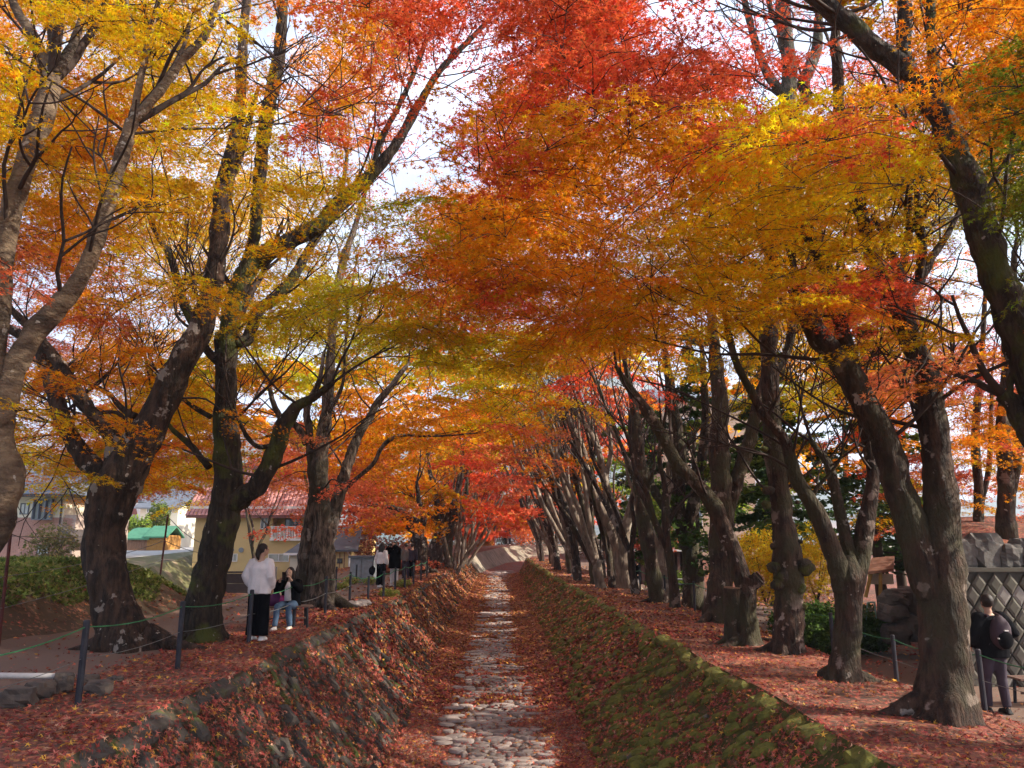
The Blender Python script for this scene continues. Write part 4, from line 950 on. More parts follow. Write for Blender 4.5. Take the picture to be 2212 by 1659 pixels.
        sw = RNG.random(n); cc = np.where((sw < .10)[:, None], cc*np.array([1.0, .62, .8]), cc); cc = np.where((sw > .88)[:, None], cc*np.array([.95, 1.45, 1.1]), cc)
        parts.append(leaves(c, nn, lsz*RNG.uniform(.7, 1.3, n), cc.clip(.004, .93), ks)); nleaf += n
    v, tt, c = merge(parts)
    o = bpy.data.objects.new('crown', fastmesh('crown', v-np.array(t.root.location), tt, c, M['leaf'])); link(o, t.root); o['kind'] = 'stuff'
    if mb.v: o = mb.build('branches', M['twig'], t.root, smooth=True); o.location = -t.root.location; o['kind'] = 'stuff'
print('pads', len(pads), 'tries', tries, 'leaves', nleaf, 'tris', sum(len(m.polygons) for m in bpy.data.meshes))
M['valley'] = mat('dry_grass_slope', (.13,.12,.05), (.09,.095,.035), scale=3, bump=.6, c3=(.26,.20,.12), s3=.6)
# ------------------------------------------------------------------ props on the left bank
def post(u, v0, v1, label, group, m='post', w=9, zoff=None, lean=0, cat='post', name='fence_post'):
    Y = solveY(u, v1); b = P(u, v1, Y); h = (v1-v0)*K/FPX*proj(b)[2]*1.02
    mb = MB(); r = .036 if m == 'post' else .025
    mb.tube([b-Vector((0, 0, .2)), b, b+Vector((lean, 0, h))], r, 10)
    mb.tube([b+Vector((lean, 0, h)), b+Vector((lean, 0, h+.012))], [r*.96, r*.7], 10)
    o = mb.build(name, M[m], origin=b); tag(o, label, cat, group); return b, h
LP = [(168,1352,1523,'nearest dark rope post on the left bank, beside the brown rocks'),(383,1308,1445,'second rope post on the left, right of the big forked trunk foot'),(537,1281,1390,'rope post right in front of the standing woman'),(634,1262,1355,'rope post beside the seated woman'),(702,1249,1326,'rope post in front of the gnarled double trunk'),(755,1239,1301,'rope post just behind the pale sacks'),(795,1247,1295,'short dark post right of the pale sacks'),(828,1237,1292,'post at the feet of the couple'),(853,1229,1281,'post in front of the photographer in white trousers'),(874,1223,1271,'sunlit pale-edged post right of the photographer'),(893,1219,1264,'post before the two distant strollers'),(909,1215,1255,'post before the hollow dark maple'),(922,1211,1247,'last rope post before the dark leaning maple')]
lp = [post(u, a, b, l, 'rope posts along the left bank') for u, a, b, l in LP]
post(725, 1227, 1277, 'lone post on the far side of the left path before the grey cabinet', 'rope posts along the left bank')
post(769, 1222, 1260, 'thin post standing in front of the grey cabinet', 'rope posts along the left bank')
def sagrope(pts, m, label, r=.006, sag=.06, cat='rope'):
    mb = MB(); line = []
    for a, b in zip(pts[:-1], pts[1:]):
        for j in range(8):
            t = j/8; q = a.lerp(b, t); q.z -= sag*4*t*(1-t); line.append(q)
    line.append(pts[-1]); mb.tube(line, [max(r, .00045*max(1, proj(q)[2])) for q in line], 5)
    o = mb.build('rope', M[m], origin=line[0]); tag(o, label, cat)
off = P(-160, 1460, 6.6); off.z = .70
sagrope([off]+[b+Vector((.0, 0, h*.93)) for b, h in lp], 'rope', 'bright green rope strung along the tops of the left bank posts', .0075, .07)
off2 = off.copy(); off2.z = .4
sagrope([off2]+[b+Vector((.0, 0, h*.55)) for b, h in lp[:6]], 'wire', 'thin grey lower cord between the left bank posts', .004, .05)
def rock(c, r, label, group, m='rock', name='rock', cat='rock', seed=0, rz=0):
    mb = MB(); mb.blob((0, 0, 0), r, 18, 12, n=.5, seed=seed)
    q = [Vector(v) for v in mb.v]
    for v in q:
        k = 1 + .12*noise.noise(Vector((v.x/r[0]*3+seed, v.y/r[1]*3, v.z/r[2]*3))) + .16*abs(noise.noise(Vector((v.x/r[0]*1.2, v.y/r[1]*1.2+seed, v.z/r[2]*1.2))))
        for a_ in range(3): v[a_] = max(-r[a_]*.86, min(r[a_]*.86, v[a_]*k))
    mb.v = [tuple(v) for v in q]; o = mb.build(name, M[m]); o.location = c; o.rotation_euler = (0, 0, rz); return tag(o, label, cat, group)
for i, (u, v, rx, rz_, l) in enumerate([(38,1512,.20,.13,'brown rock at the far left end of the row of rocks'),(84,1497,.17,.13,'squat brown rock second in the row at lower left'),(135,1484,.15,.15,'upright brown rock touching the first rope post, under the pipe end'),(212,1487,.17,.10,'dark angular rock right of the first rope post'),(193,1466,.12,.08,'half-buried rock behind the dark angular one'),(248,1462,.13,.05,'flat low rock near the foot of the big forked trunk')]):
    Y = solveY(u, v+12); b = P(u, v+12, Y); rock(b+Vector((0, 0, rz_*.55)), (rx, rx*.8, rz_), l, 'rocks by the first post', seed=i+3, rz=i)
a = P(-160, 1458, 9.35); b = P(158, 1461, 9.35); mb = MB(); mb.tube([a, b], .034, 14); mb.tube([b-(b-a).normalized()*.05, b+(b-a).normalized()*.004], .038, 14)
tag(mb.build('pipe', M['pipe'], origin=a, smooth=True), 'pale grey plastic pipe lying on rocks at the left edge', 'pipe')
for i, (u, v, l) in enumerate([(765,1306,'larger pale cloth sack lying by the wall edge'),(786,1303,'smaller pale sack at the right of the heap')]):
    Y = solveY(u, v+5); b = P(u, v+5, Y); mb = MB()
    for k in range(5): mb.blob(((k-2)*.10, .05*math.sin(k*2), .05+.03*math.sin(k)), (.17, .16, .09), 9, 6, n=.45, seed=k+i*7)
    o = mb.build('sack', M['sack'], smooth=True); o.location = b; o.rotation_euler = (0, 0, .3+i); rm = o.modifiers.new('r', 'REMESH'); rm.mode = 'VOXEL'; rm.voxel_size = .025; tag(o, l, 'sack')
# bench
def bench(loc, rz, label, L=1.15, back=False):
    r = empty('bench', loc, rz, label, 'bench')
    for i in range(4): MB().box((-L/2, -.19+i*.1, .40), (L/2, -.11+i*.1, .43)).build('seat_slat', M['bench_wood'], r)
    for sx in (-1, 1):
        for sy in (-1, 1): MB().tube([(sx*(L/2-.12), sy*.15, .40), (sx*(L/2-.10), sy*.18, 0)], .025, 8).build('leg', M['bench_metal'], r)
        MB().box((sx*(L/2-.12)-.02, -.17, .37), (sx*(L/2-.12)+.02, .17, .397)).build('crossbar', M['bench_metal'], r)
    MB().box((-L/2+.1, -.012, .17), (L/2-.1, .012, .20)).build('stretcher', M['bench_wood'], r)
    if back:
        for z in (.6, .72): MB().box((-L/2, .21, z), (L/2, .235, z+.08)).build('back_slat', M['bench_wood'], r)
    return r
bq = G(600, 1352, 0.0); bq.y = 16.2; bq.x = P(601, 1352, 16.2).x; bq.z = ground(bq.x, 16.2)
BENCH = bench(bq, .35, 'low slatted brown bench the seated woman sits on, with a bag on it', 1.3)
mq = P(2206, 1500, 12.9); mq.x += .55; mq.z = ground(mq.x, 12.9); bench(mq, 0, 'dark bench at the right edge beside the man with a backpack', 1.3)
# red fence on the berm
rp = []
for (u, v0, v1, Y, ln, l) in [(348,1111,1214,21.3,.13,'leaning rusty red post on the grassy berm between two trunks'),(8,1150,1310,13,.11,'rusty red post at the left edge on the grassy berm')]:
    b = P(u, v1, Y); b.z = ground(b.x, Y)-.05; t = P(u+15, v0, Y); mb = MB(); mb.tube([b, t], .026, 8); o = mb.build('fence_post', M['postred'], origin=b); tag(o, l, 'post', 'rusty posts of the berm fence'); rp.append((b, t))
far_ = P(470, 1190, 27); offl = P(-150, 1230, 10)
for i, f in enumerate((.97, .62, .35)):
    pts = [offl+Vector((0, 0, .9*f-.5)), rp[1][0].lerp(rp[1][1], f), rp[0][0].lerp(rp[0][1], f), far_+Vector((0, 0, f*.8-.6))]
    sagrope(pts, 'wire', ['top sagging wire of the berm fence', 'middle wire of the berm fence', 'lowest wire of the berm fence'][i], .006, [.22, .1, .06][i], 'wire')
# ------------------------------------------------------------------ buildings at the left
def cyl_y(mb, x, y, z, r, t): mb.tube([(x, y, z), (x, y-t, z)], r, 14)
def window(par, x0, x1, z0, z1, y, frame='white_paint', pane='glass', mull=1, t=.06, name='window'):
    f = .05; mb = MB()
    for a, b in (((x0, y-t, z0), (x0+f, y, z1)), ((x1-f, y-t, z0), (x1, y, z1)), ((x0+f, y-t, z0), (x1-f, y, z0+f)), ((x0+f, y-t, z1-f), (x1-f, y, z1))): mb.box(a, b)
    for i in range(mull):
        xm = x0+(x1-x0)*(i+1)/(mull+1); mb.box((xm-.022, y-t+.008, z0+f), (xm+.022, y-.008, z1-f))
    w = mb.build(name, M[frame], par)
    xs = [x0+f+(x1-x0-2*f)*i/(mull+1) for i in range(mull+2)]
    for i in range(mull+1): MB().box((xs[i]+.024*(i > 0), y-.030, z0+f+.001), (xs[i+1]-.024*(i < mull), y-.018, z1-f-.001)).build('pane', M[pane], w)
    return w
def LX(u, Y): return P(u, 1180, Y).x
def LZ(v, Y): return P(1079, v, Y).z
def gable(par, x0, x1, y0, y1, z, h, m, ov=.35, name='roof', axis='x', th=.12):
    mb = MB(); ym = (y0+y1)/2
    for s_, (a, b) in enumerate(((y0-ov, ym), (y1+ov, ym))):
        zz = z - h*ov/((y1-y0)/2)
        mb.add([(x0-ov, a, zz), (x1+ov, a, zz), (x1+ov, b, z+h), (x0-ov, b, z+h), (x0-ov, a, zz-th), (x1+ov, a, zz-th), (x1+ov, b, z+h-th), (x0-ov, b, z+h-th)], [(0,1,2,3),(7,6,5,4),(0,4,5,1),(1,5,6,2),(3,7,4,0)])
    return mb.build(name, M[m], par)
YH = 55.0
yh = empty('yellow_house', (0, YH, 0), 0, 'two-storey yellow house with pink tiled roof and white balcony behind the left maples', 'house')
x0, x1 = LX(418, YH), LX(664, YH); ez = LZ(1100, YH)
bx0, bx1, bz0, bz1 = LX(586, YH), LX(655, YH), LZ(1160, YH), LZ(1104, YH)
mb = MB(); mb.box((x0, 0, -1.4), (bx0, 7, ez)); mb.box((bx0, 0, -1.4), (bx1, 7, bz0)); mb.box((bx0, 1.1, bz0), (bx1, 7, bz1)); mb.box((bx0, 0, bz1), (bx1, 7, ez)); mb.box((bx1, 0, -1.4), (x1, 7, ez)); mb.build('wall', M['yellow_wall'], yh)
MB().box((x0-.5, -.55, ez+.003), (x1+.5, -.45, ez+.16)).build('gutter', M['white_paint'], yh)
rf = gable(yh, x0, x1, 0, 7, ez, 3.6, 'tile_dark', .5)
tile = MB(); tile.tube([(0, 0, 0), (0, .42, 0)], [.13, .105], 8); tile.v = [(x, y, z*.45+.03) for x, y, z in tile.v]; tv = [tile.mesh('roof_tile', M['pink_tile'])]
sl_ = math.atan2(3.6, 3.5); ms = []
nx = int((x1-x0+1)/.27)
for j in range(13):
    for i in range(nx):
        s_ = j*.36; mm = Matrix.Translation((x0-.45+i*.27, YH-.48+s_*math.cos(sl_), ez-.5+s_*math.sin(sl_)+.03)) @ Matrix.Rotation(sl_, 4, 'X'); ms.append(mm)
RFH = empty('tmp', (0, 0, 0)); bpy.data.objects.remove(RFH)
class _L: pass
def pieces_local(par, base, name, variants, mats, limit=300):
    order = sorted(range(len(mats)), key=lambda i: (mats[i].translation-CAM).length); inv = Matrix.Translation(-base)
    for i in order[:limit]:
        o = bpy.data.objects.new(name, variants[i % len(variants)]); link(o, par); o.matrix_local = inv @ mats[i]
    rest = order[limit:]
    if rest:
        vs, fs = [], []; off = 0
        for i in rest:
            me = variants[i % len(variants)]; mm = inv @ mats[i]; vs.extend([tuple(mm @ q.co) for q in me.vertices]); fs.extend([tuple(x+off for x in p.vertices) for p in me.polygons]); off += len(me.vertices)
        me = bpy.data.meshes.new(name+'_rows'); me.from_pydata(vs, [], fs); me.materials.append(variants[0].materials[0]); o = bpy.data.objects.new(name+'_rows', me); link(o, par); o['kind'] = 'stuff'
pieces_local(rf, Vector((0, YH, 0)), 'roof_tile', tv, ms, 300)
window(yh, LX(560, YH), LX(576, YH), LZ(1143, YH), LZ(1118, YH), 0)
window(yh, LX(604, YH), LX(638, YH), LZ(1160, YH)+.02, LZ(1119, YH), 1.1, 'slate', 'glass', 1)
window(yh, LX(581, YH), LX(626, YH), LZ(1213, YH), LZ(1196, YH), 0, pane='glass_light'); window(yh, LX(496, YH), LX(515, YH), LZ(1213, YH), LZ(1196, YH), 0, pane='glass_light')
bal = MB(); zr0, zr1 = LZ(1166, YH), LZ(1137, YH); bal.box((bx0-.05, -.35, zr0-.06), (bx1, .0-.003, zr0+.06)); balo = bal.build('balcony', M['white_paint'], yh)
MB().box((bx0-.05, -.33, zr1-.07), (bx1, -.25, zr1)).build('rail', M['white_paint'], balo); nb = 20
for i in range(nb+1):
    x = bx0+(bx1-bx0-.1)*i/nb; MB().box((x, -.31, zr0+.061), (x+(.10 if i % 5 == 0 else .05), -.27, zr1-.071)).build('baluster', M['white_paint'], balo)
for u in (503, 522, 558):
    mb = MB(); cyl_y(mb, LX(u, YH), -.003, LZ(1188, YH), .17 if u == 522 else .12, .10); mb.build('vent', M['meter_grey'], yh)
MB().box((LX(595, YH), -1.3, -.75), (LX(608, YH), -.7, .15)).build('air_conditioner', M['white_wall'], yh)
# annex with dark slate lean-to roof
ax0, ax1 = LX(628, 52), LX(700, 52)
MB().box((ax0, -3, -1.4), (ax1, -.01, LZ(1195, 52))).build('annex_wall', M['cream_wall'], yh)
mb = MB(); zz = LZ(1195, 52); mb.add([(ax0-.3, -3.4, zz), (ax1+.2, -3.4, zz), (ax1+.2, 0, zz+1.5), (ax0+1.0, 0, zz+1.5), (ax0-.3, -3.4, zz-.1), (ax1+.2, -3.4, zz-.1), (ax1+.2, 0, zz+1.4), (ax0+1.0, 0, zz+1.4)], [(0,1,2,3),(7,6,5,4),(0,4,5,1),(1,5,6,2),(3,7,4,0)]); mb.build('annex_roof', M['slate'], yh)
MB().box((ax0-.32, -3.48, zz-.12), (ax1+.2, -3.41, zz+.02)).build('fascia', M['white_paint'], yh)
# tan outbuilding and bright end wall
ob = empty('outbuilding', (0, 50, 0), 0, 'low tan outbuilding with white downpipe right of the gnarled double trunk', 'building')
o0, o1 = LX(700, 50), LX(760, 50); oz = LZ(1188, 50)
MB().box((o0, 0, -1.5), (o1, 6, oz)).build('wall', M['shed_orange'] if False else M['yellow_wall'], ob)
mb = MB(); mb.add([(o0-.4, -.5, oz), (o1+.5, -.5, oz), (o1+.1, 3, oz+1.6), (o0-.4, 3, oz+1.6), (o0-.4, -.5, oz-.1), (o1+.5, -.5, oz-.1), (o1+.1, 3, oz+1.5), (o0-.4, 3, oz+1.5)], [(0,1,2,3),(7,6,5,4),(0,4,5,1),(1,5,6,2),(3,7,4,0)]); mb.build('roof', M['slate'], ob)
MB().tube([(o1-.2, -.45, oz-.05), (o1-.1, -.08, oz-.35), (o1-.1, -.06, -1.4)], .05, 8).build('downpipe', M['white_paint'], ob)
window(ob, LX(730, 50), LX(741, 50), LZ(1217, 50), LZ(1206, 50), 0, 'dark_trim', 'glass', 1)
for i in range(6):
    x = o0+(o1-o0)*(i+.5)/6; MB().box((x-.03, -.03, -1.4), (x+.03, -.004, oz-.14)).build('batten', M['shed_wood'], ob)
yb = empty('yellow_block', (0, 58, 0), 0, 'bright sunlit yellow end wall behind the tan outbuilding', 'building')
MB().box((LX(750, 58), 0, -1.5), (LX(788, 58), 5, LZ(1164, 58))).build('wall', M['yellow_sunlit'], yb); gable(yb, LX(750, 58), LX(788, 58), 0, 5, LZ(1163, 58), .5, 'slate', .2)
window(yb, LX(770, 58), LX(778, 58), LZ(1215, 58), LZ(1205, 58), 0, 'dark_trim')
# grey cabinet
gc = empty('utility_cabinet', (LX(783, 33.5), 33.5, ground(LX(783, 33.5), 33.5)), 0, 'grey metal utility cabinet behind the path, left of the couple', 'cabinet')
w_ = LX(808, 33.5)-LX(783, 33.5); hh = 1.0
MB().box((-w_, 0, 0), (w_, 1.2, hh)).build('body', M['meter_grey'], gc); MB().box((-w_-.08, -.1, hh+.002), (w_+.08, 1.3, hh+.08)).build('lid', M['slate'], gc)
for s_ in (-1, 0): MB().box((w_*s_+.03, -.03, .06), (w_*(s_+1)-.03, -.003, hh-.06)).build('door', M['meter_grey'], gc)
# dark board screen
ds = empty('board_screen', (LX(523, 27), 27, 0), 0, 'dark brown board screen on the bank below the yellow house', 'screen')
for i in range(3): MB().box((-.95, 0, -.3+i*.33), (.95, .05, .02+i*.33)).build('board', M['dark_trim'], ds)
MB().box((-1.0, -.04, .70), (1.0, .09, .76)).build('cap', M['dark_trim'], ds)
# brick house
YB = 45.0; bh = empty('brick_house', (0, YB, 0), 0, 'house with pink brick lower storey and cream upper wall at the far left', 'house')
bz = LZ(1118, YB); e2 = LZ(1070, YB); b0, b1, b2 = LX(-260, YB), LX(129, YB), LX(154, YB)
MB().box((b0, 0, bz+.002), (b1, 8, e2)).build('upper_wall', M['cream_wall'], bh); lw = MB().box((b0, 0, -1), (b1, 8, bz)).box((b1+.001, .15, -1), (b2, 6, bz+.15)).build('lower_wall', M['mortar'], bh)
br = MB().box((-.10, -.02, -.03), (.10, .02, .03)).mesh('brick', M['brick']); brd = MB().box((-.10, -.024, -.03), (.10, .02, .03)).mesh('brick', mat('brick_dark', (.32,.16,.13), (.42,.24,.19), scale=2)); ms = []
z = .25; row = 0
while z < bz-.04:
    x = LX(-20, YB)+(.11 if row % 2 else 0)
    while x < b2-.1:
        ms.append(Matrix.Translation((x, YB-.005+(.15 if x > b1-.1 else 0), z))); x += .222
    z += .075; row += 1
pieces_local(lw, Vector((0, YB, 0)), 'brick', [br, brd, br, br, brd], ms, 300)
mb = MB(); ev = e2; mb.add([(b0, -.7, ev), (b1+.8, -.7, ev), (b1+.8, 8.7, ev), (b0, 8.7, ev), (b0, 4, ev+2.9), (b1-3.4, 4, ev+2.9)], [(0,1,5,4),(1,2,5),(2,3,4,5),(0,4,3),(3,2,1,0)]); mb.build('roof', M['slate'], bh)
MB().box((b0, -.8, ev-.16), (b1+.9, -.705, ev+.02)).build('gutter', M['dark_trim'], bh); MB().tube([(b1+.1, -.6, ev-.1), (b1-.12, -.07, ev-.6), (b1-.12, -.06, -1)], .045, 8).build('downpipe', M['dark_trim'], bh)
w1 = window(bh, LX(72, YB), LX(112, YB), LZ(1124, YB), LZ(1080, YB), -.26, 'slate', 'glass_light', 2, .3); MB().box((LX(75, YB), -.05, LZ(1121, YB)), (LX(84, YB), -.01, LZ(1083, YB))).build('curtain', M['curtain'], w1)
window(bh, LX(34, YB), LX(53, YB), LZ(1112, YB), LZ(1088, YB), 0, 'slate', 'glass_light'); window(bh, LX(82, YB), LX(108, YB), LZ(1200, YB), LZ(1176, YB), -.03, 'dark_trim', 'glass_light')
mb = MB(); c = LX(140, YB); d = LX(182, YB); zt = LZ(1134, YB); mb.add([(c, -1, zt), (d, -1, zt-.75), (d, 1.5, zt-.75), (c, 1.5, zt), (c, -1, zt-.3), (d, -1, zt-1.0), (d, 1.5, zt-1.0), (c, 1.5, zt-.3)], [(0,1,2,3),(7,6,5,4),(0,4,5,1),(1,5,6,2),(3,7,4,0)]); mb.build('porch_roof', M['dark_trim'], bh)
MB().box((b2-.1, -.9, -1), (b2-.02, -.82, zt-.5)).build('porch_post', M['dark_trim'], bh)
def farhouse(name, label, u0, u1, v0, v1, Y, wall, roof, rh, wins, zz=0, axis=0):
    h = empty(name, (0, Y, 0), 0, label, 'house', 'houses in the valley beyond the berm'); a, b = LX(u0, Y), LX(u1, Y); z0, z1 = LZ(v1, Y)-1.5, LZ(v0, Y)
    MB().box((a, 0, z0), (b, 8, z1)).build('wall', M[wall], h)
    if zz:
        n = zz; w = (b-a)/n
        for i in range(n):
            mb = MB(); x = a+i*w; mb.add([(x, -.4, z1), (x+w/2, -.4, z1+rh), (x+w, -.4, z1), (x, 8, z1), (x+w/2, 8, z1+rh), (x+w, 8, z1)], [(0,2,1),(3,4,5),(0,1,4,3),(1,2,5,4),(0,3,5,2)]); mb.build('roof', M[roof], h)
            mb = MB(); mb.add([(x+.25, -.42, z1), (x+w/2, -.42, z1+rh*.72), (x+w-.25, -.42, z1)], [(0,2,1)]); mb.build('gable_face', M[wall], h)
    else: gable(h, a, b, 0, 8, z1, rh, roof, .5)
    for (p, q, r, s_) in wins: window(h, LX(p, Y), LX(q, Y), LZ(s_, Y), LZ(r, Y), 0, 'white_paint', 'glass', 1)
    return h
farhouse('white_house', 'white house with red zigzag gables left of the big forked trunk', 146, 206, 1106, 1160, 75, 'white_wall', 'red_roof', 2.0, [(150,154,1112,1121),(157,161,1112,1125),(166,171,1113,1126),(180,186,1114,1128)], zz=2)
farhouse('pale_house', 'pale house with grey roof highest up the slope at far left', 150, 210, 1064, 1082, 110, 'cream_wall', 'slate', 2.2, [(168,180,1066,1074),(186,196,1066,1074)])
farhouse('cream_house', 'cream two-storey house with grey roof between the two big left trunks', 296, 378, 1092, 1160, 80, 'cream_wall', 'slate', 2.0, [(349,366,1096,1107),(310,318,1098,1108),(350,362,1125,1135),(302,312,1124,1133),(326,330,1097,1112)])
farhouse('small_pale_house', 'small pale house with dark roof above the cream house', 318, 352, 1066, 1080, 120, 'cream_wall', 'slate', 1.6, [(324,332,1068,1075)])
farhouse('blue_white_house', 'bluish white house at the left end of the yellow house', 384, 420, 1120, 1180, 90, 'white_wall', 'slate', 1.4, [(392,400,1130,1140)])
for i, (u0, u1, v0, v1, w_, l) in enumerate([(272,317,1160,1186,'shed_wood','low wooden shed with green roof, the left one of two'),(316,356,1156,1186,'shed_orange','orange-brown shed with green roof, the right one of two')]):
    h = empty('garden_shed', (0, 62, 0), 0, l, 'shed', 'green-roofed sheds'); a, b = LX(u0, 62), LX(u1, 62); z0, z1 = LZ(v1, 62)-.8, LZ(v0, 62); n = 8
    MB().box((a, .03, z0), (b, 3, z1)).build('wall', M[w_], h)
    for j in range(n): MB().box((a+(b-a)*j/n+.01, 0, z0), (a+(b-a)*(j+1)/n-.01, .028, z1)).build('plank', M[w_], h)
    gable(h, a, b, 0, 3, z1, .75, 'green_roof', .2)
mb = MB(); mb.add([(-60, 40, .45), (-23.5, 40, .45), (-23.5, 64, 1.25), (-60, 64, 1.25), (-75, 130, 1.6), (-24, 130, 1.6)], [(0,1,2,3),(3,2,5,4)]); o = mb.build('road', M['road']); o['kind'] = 'structure'
mb = MB(); mb.add([(-70, 25, -.9), (-17, 25, -.9), (-23.5, 40, .446), (-60, 40, .446), (-20.5, 64, -1.2), (-23.5, 64, 1.246), (-21, 130, -1.4), (-24, 130, 1.59), (-75, 130, 1.59), (-60, 64, 1.246), (-200, 130, 1.2), (-200, 25, -.9)], [(0,1,2,3),(1,4,5,2),(4,6,7,5),(0,3,9,8,10,11)]); o = mb.build('valley_slope', M['valley']); o['kind'] = 'structure'
# ------------------------------------------------------------------ bushes, hedges
def bush(name, label, c, r, cols, n, lsz, group=None, m='leaf', kind=2, cat='bush', box=False, stems=5):
    t = empty(name, c, 0, label, cat, group); cc = []; rr = random.Random(int(c.x*10)+n)
    for i in range(n):
        if box: p = Vector((rr.uniform(-1, 1), rr.uniform(-1, 1), rr.uniform(0, 1))); p = Vector((p.x*r[0]*(1+.06*math.sin(p.z*9)), p.y*r[1], p.z*r[2]*(1+.10*noise.noise(Vector((p.x*3+c.x, p.y*3, 0))))))
        else:
            d = Vector((rr.gauss(0, 1), rr.gauss(0, 1), rr.gauss(0, 1))).normalized()*(rr.random()**.33); d *= 1+.45*noise.noise(d*2.2+c); p = Vector((d.x*r[0], d.y*r[1], (d.z*.5+.5)*r[2]))
        cc.append(p)
    cc = np.array(cc); nn = RNG.normal(size=(n, 3))*.6+np.array([0, 0, .8]); col = np.array(cols)[RNG.integers(len(cols), size=n)]*RNG.uniform(.7, 1.3, (n, 1))
    v, tt, c_ = leaves(cc, nn, lsz*RNG.uniform(.7, 1.3, n), col.clip(0, .9), kind); o = bpy.data.objects.new('foliage', fastmesh('foliage', v, tt, c_, M[m])); link(o, t); o['kind'] = 'stuff'
    for i in range(stems):
        a = rr.uniform(0, 6.28); MB().tube([(0, 0, -.1), (math.cos(a)*r[0]*.3, math.sin(a)*r[1]*.3, r[2]*.45), (math.cos(a)*r[0]*.6, math.sin(a)*r[1]*.6, r[2]*.85)], [.02, .012, .004], 5).build('stem', M['twig'], t)
    return t
def gp(u, v, Y, z=None):
    q = P(u, v, Y); q.z = ground(q.x, Y) if z is None else z; return q
YE, GN, DG, PK, BR = (.92,.68,.03), (.11,.20,.035), (.05,.10,.02), (.45,.17,.13), (.25,.15,.08)
bush('green_bush', 'rounded dark green bush beyond the path left of the pinkish maple', gp(1755,1386,18.5), (.95,.8,1.25), [DG,GN,(.08,.15,.03)], 9000, .055, m='needle', kind=2)
bush('green_bush', 'dark green bush behind the pinkish maple, by the green metal frame', gp(1868,1370,19), (.7,.6,1.0), [DG,(.07,.14,.03)], 6000, .055, m='needle')
bush('yellow_shrub', 'low yellow-leaved maple between the burled and pinkish trunks', gp(1655,1300,22,.1), (1.1,1.0,2.0), [YE,(.85,.52,.03),(.80,.66,.05)], 5000, .075, kind=3)
bush('yellow_shrub', 'second yellow-leaved maple shrub right behind the burled trunk', gp(1765,1290,21,.25), (.95,.8,1.75), [YE,(.88,.56,.03),(.80,.66,.05)], 4200, .07, kind=3)
bush('shrub', 'sparse brownish shrub in front of the brick house', gp(110,1200,38,.6), (1.2,1,2.0), [(.16,.14,.05),(.24,.17,.07),(.12,.12,.04)], 1500, .09, kind=1)
for i, (u, l) in enumerate([(281,'leftmost slim yellow-green cypress by the sheds'),(289,'second slim cypress by the sheds'),(301,'third slim cypress by the sheds'),(314,'rightmost slim cypress by the sheds')]):
    bush('cypress', l, gp(u,1150,66,1.6), (.42,.42,2.4-.2*(i == 2)), [(.30,.38,.05),(.22,.32,.05)], 900, .12, 'slim cypresses', 'needle', 1, 'tree', stems=1)
bush('round_conifer', 'broad rounded green conifer above the orange-brown shed', gp(341,1140,68,1.8), (1.0,1.0,3.6), [(.11,.16,.03),(.18,.20,.04)], 2500, .13, m='needle', kind=1, cat='tree')
for i, (u, v, Y, r, c, l) in enumerate([(820,1200,52,(3.2,1.5,2.6),[PK,(.35,.16,.13),BR],'mauve-brown leafless-looking shrub behind the couple'),(900,1200,46,(1.6,1,1.3),[(.55,.18,.08),(.50,.10,.06)],'low orange-red shrub behind the two strollers'),(845,1230,40,(1.5,.7,.9),[(.55,.20,.10),(.45,.15,.10)],'low reddish shrub right of the grey cabinet')]):
    bush('shrub', l, gp(u,v,Y,-.3 if i < 2 else None), r, c, 3000, .10, kind=1)
for i, (u, Y, r, c, l) in enumerate([(1022,80,(.85,.6,1.4),[(.50,.20,.04),(.42,.17,.05)],'clipped orange hedge block, nearest beyond the bend'),(1044,86,(1.1,.6,1.6),[(.50,.18,.04),(.40,.20,.05)],'clipped orange hedge block in the middle'),(1057,88,(.55,.6,1.5),[(.62,.08,.05),(.55,.06,.05)],'clipped red hedge block at the right end')]):
    bush('hedge', l, gp(u,1185,Y), r, c, 2500, .10, 'clipped hedges beyond the bend', kind=1, box=True, cat='hedge')
bush('hedge', 'long low brown hedge far beyond the bend', Vector((4, 108, 1.4)), (14,.8,1.4), [BR,(.32,.22,.14)], 5000, .16, kind=1, box=True, cat='hedge')
bush('shrub', 'low bright orange maple right of the far visitors beyond the bend', gp(1132,1180,91,1.35), (1.5,1.2,3.2), [(.80,.30,.08),(.78,.20,.07)], 1200, .12, kind=1)
bush('hedge', 'low brown hedge beyond the far trunks of the right row', Vector((12, 66, .4)), (6,.8,1.5), [BR,(.32,.18,.10)], 3000, .13, kind=1, box=True, cat='hedge')
bush('green_bush', 'light green bush by the dark picnic tables', gp(1452,1245,38), (1.3,.8,.9), [(.20,.26,.04),(.14,.20,.03)], 2200, .08, m='needle')
bush('green_shrub', 'bright green leafy shrub behind the slender leaning maple', gp(1430,1160,36,1.5), (2.2,1.5,3.4), [(.20,.28,.04),(.13,.20,.03),(.28,.32,.06)], 3000, .10, m='leaf')
bush('red_shrub', 'low red maple spray by the brown hut', gp(1400,1150,40,1.0), (1.8,1,1.9), [(.62,.12,.07),(.64,.2,.08)], 1800, .10)
for i, (u, v) in enumerate([(905,1190),(760,1262),(840,1290),(870,1268),(800,1262),(735,1275)]):
    bush('weed', ['grass tuft behind the hollow maple','yellow grass tuft left of the grey cabinet','green weeds on the wall edge by the couple','green weeds on the wall edge beyond the couple','green weeds at the foot of the grey cabinet','dry grass at the foot of the lone post'][i], gp(u,v,solveY(u,v)), (.35,.3,.28), [(.22,.28,.05),(.38,.34,.10)], 350, .05, m='grass', kind=1, cat='weeds', stems=0)
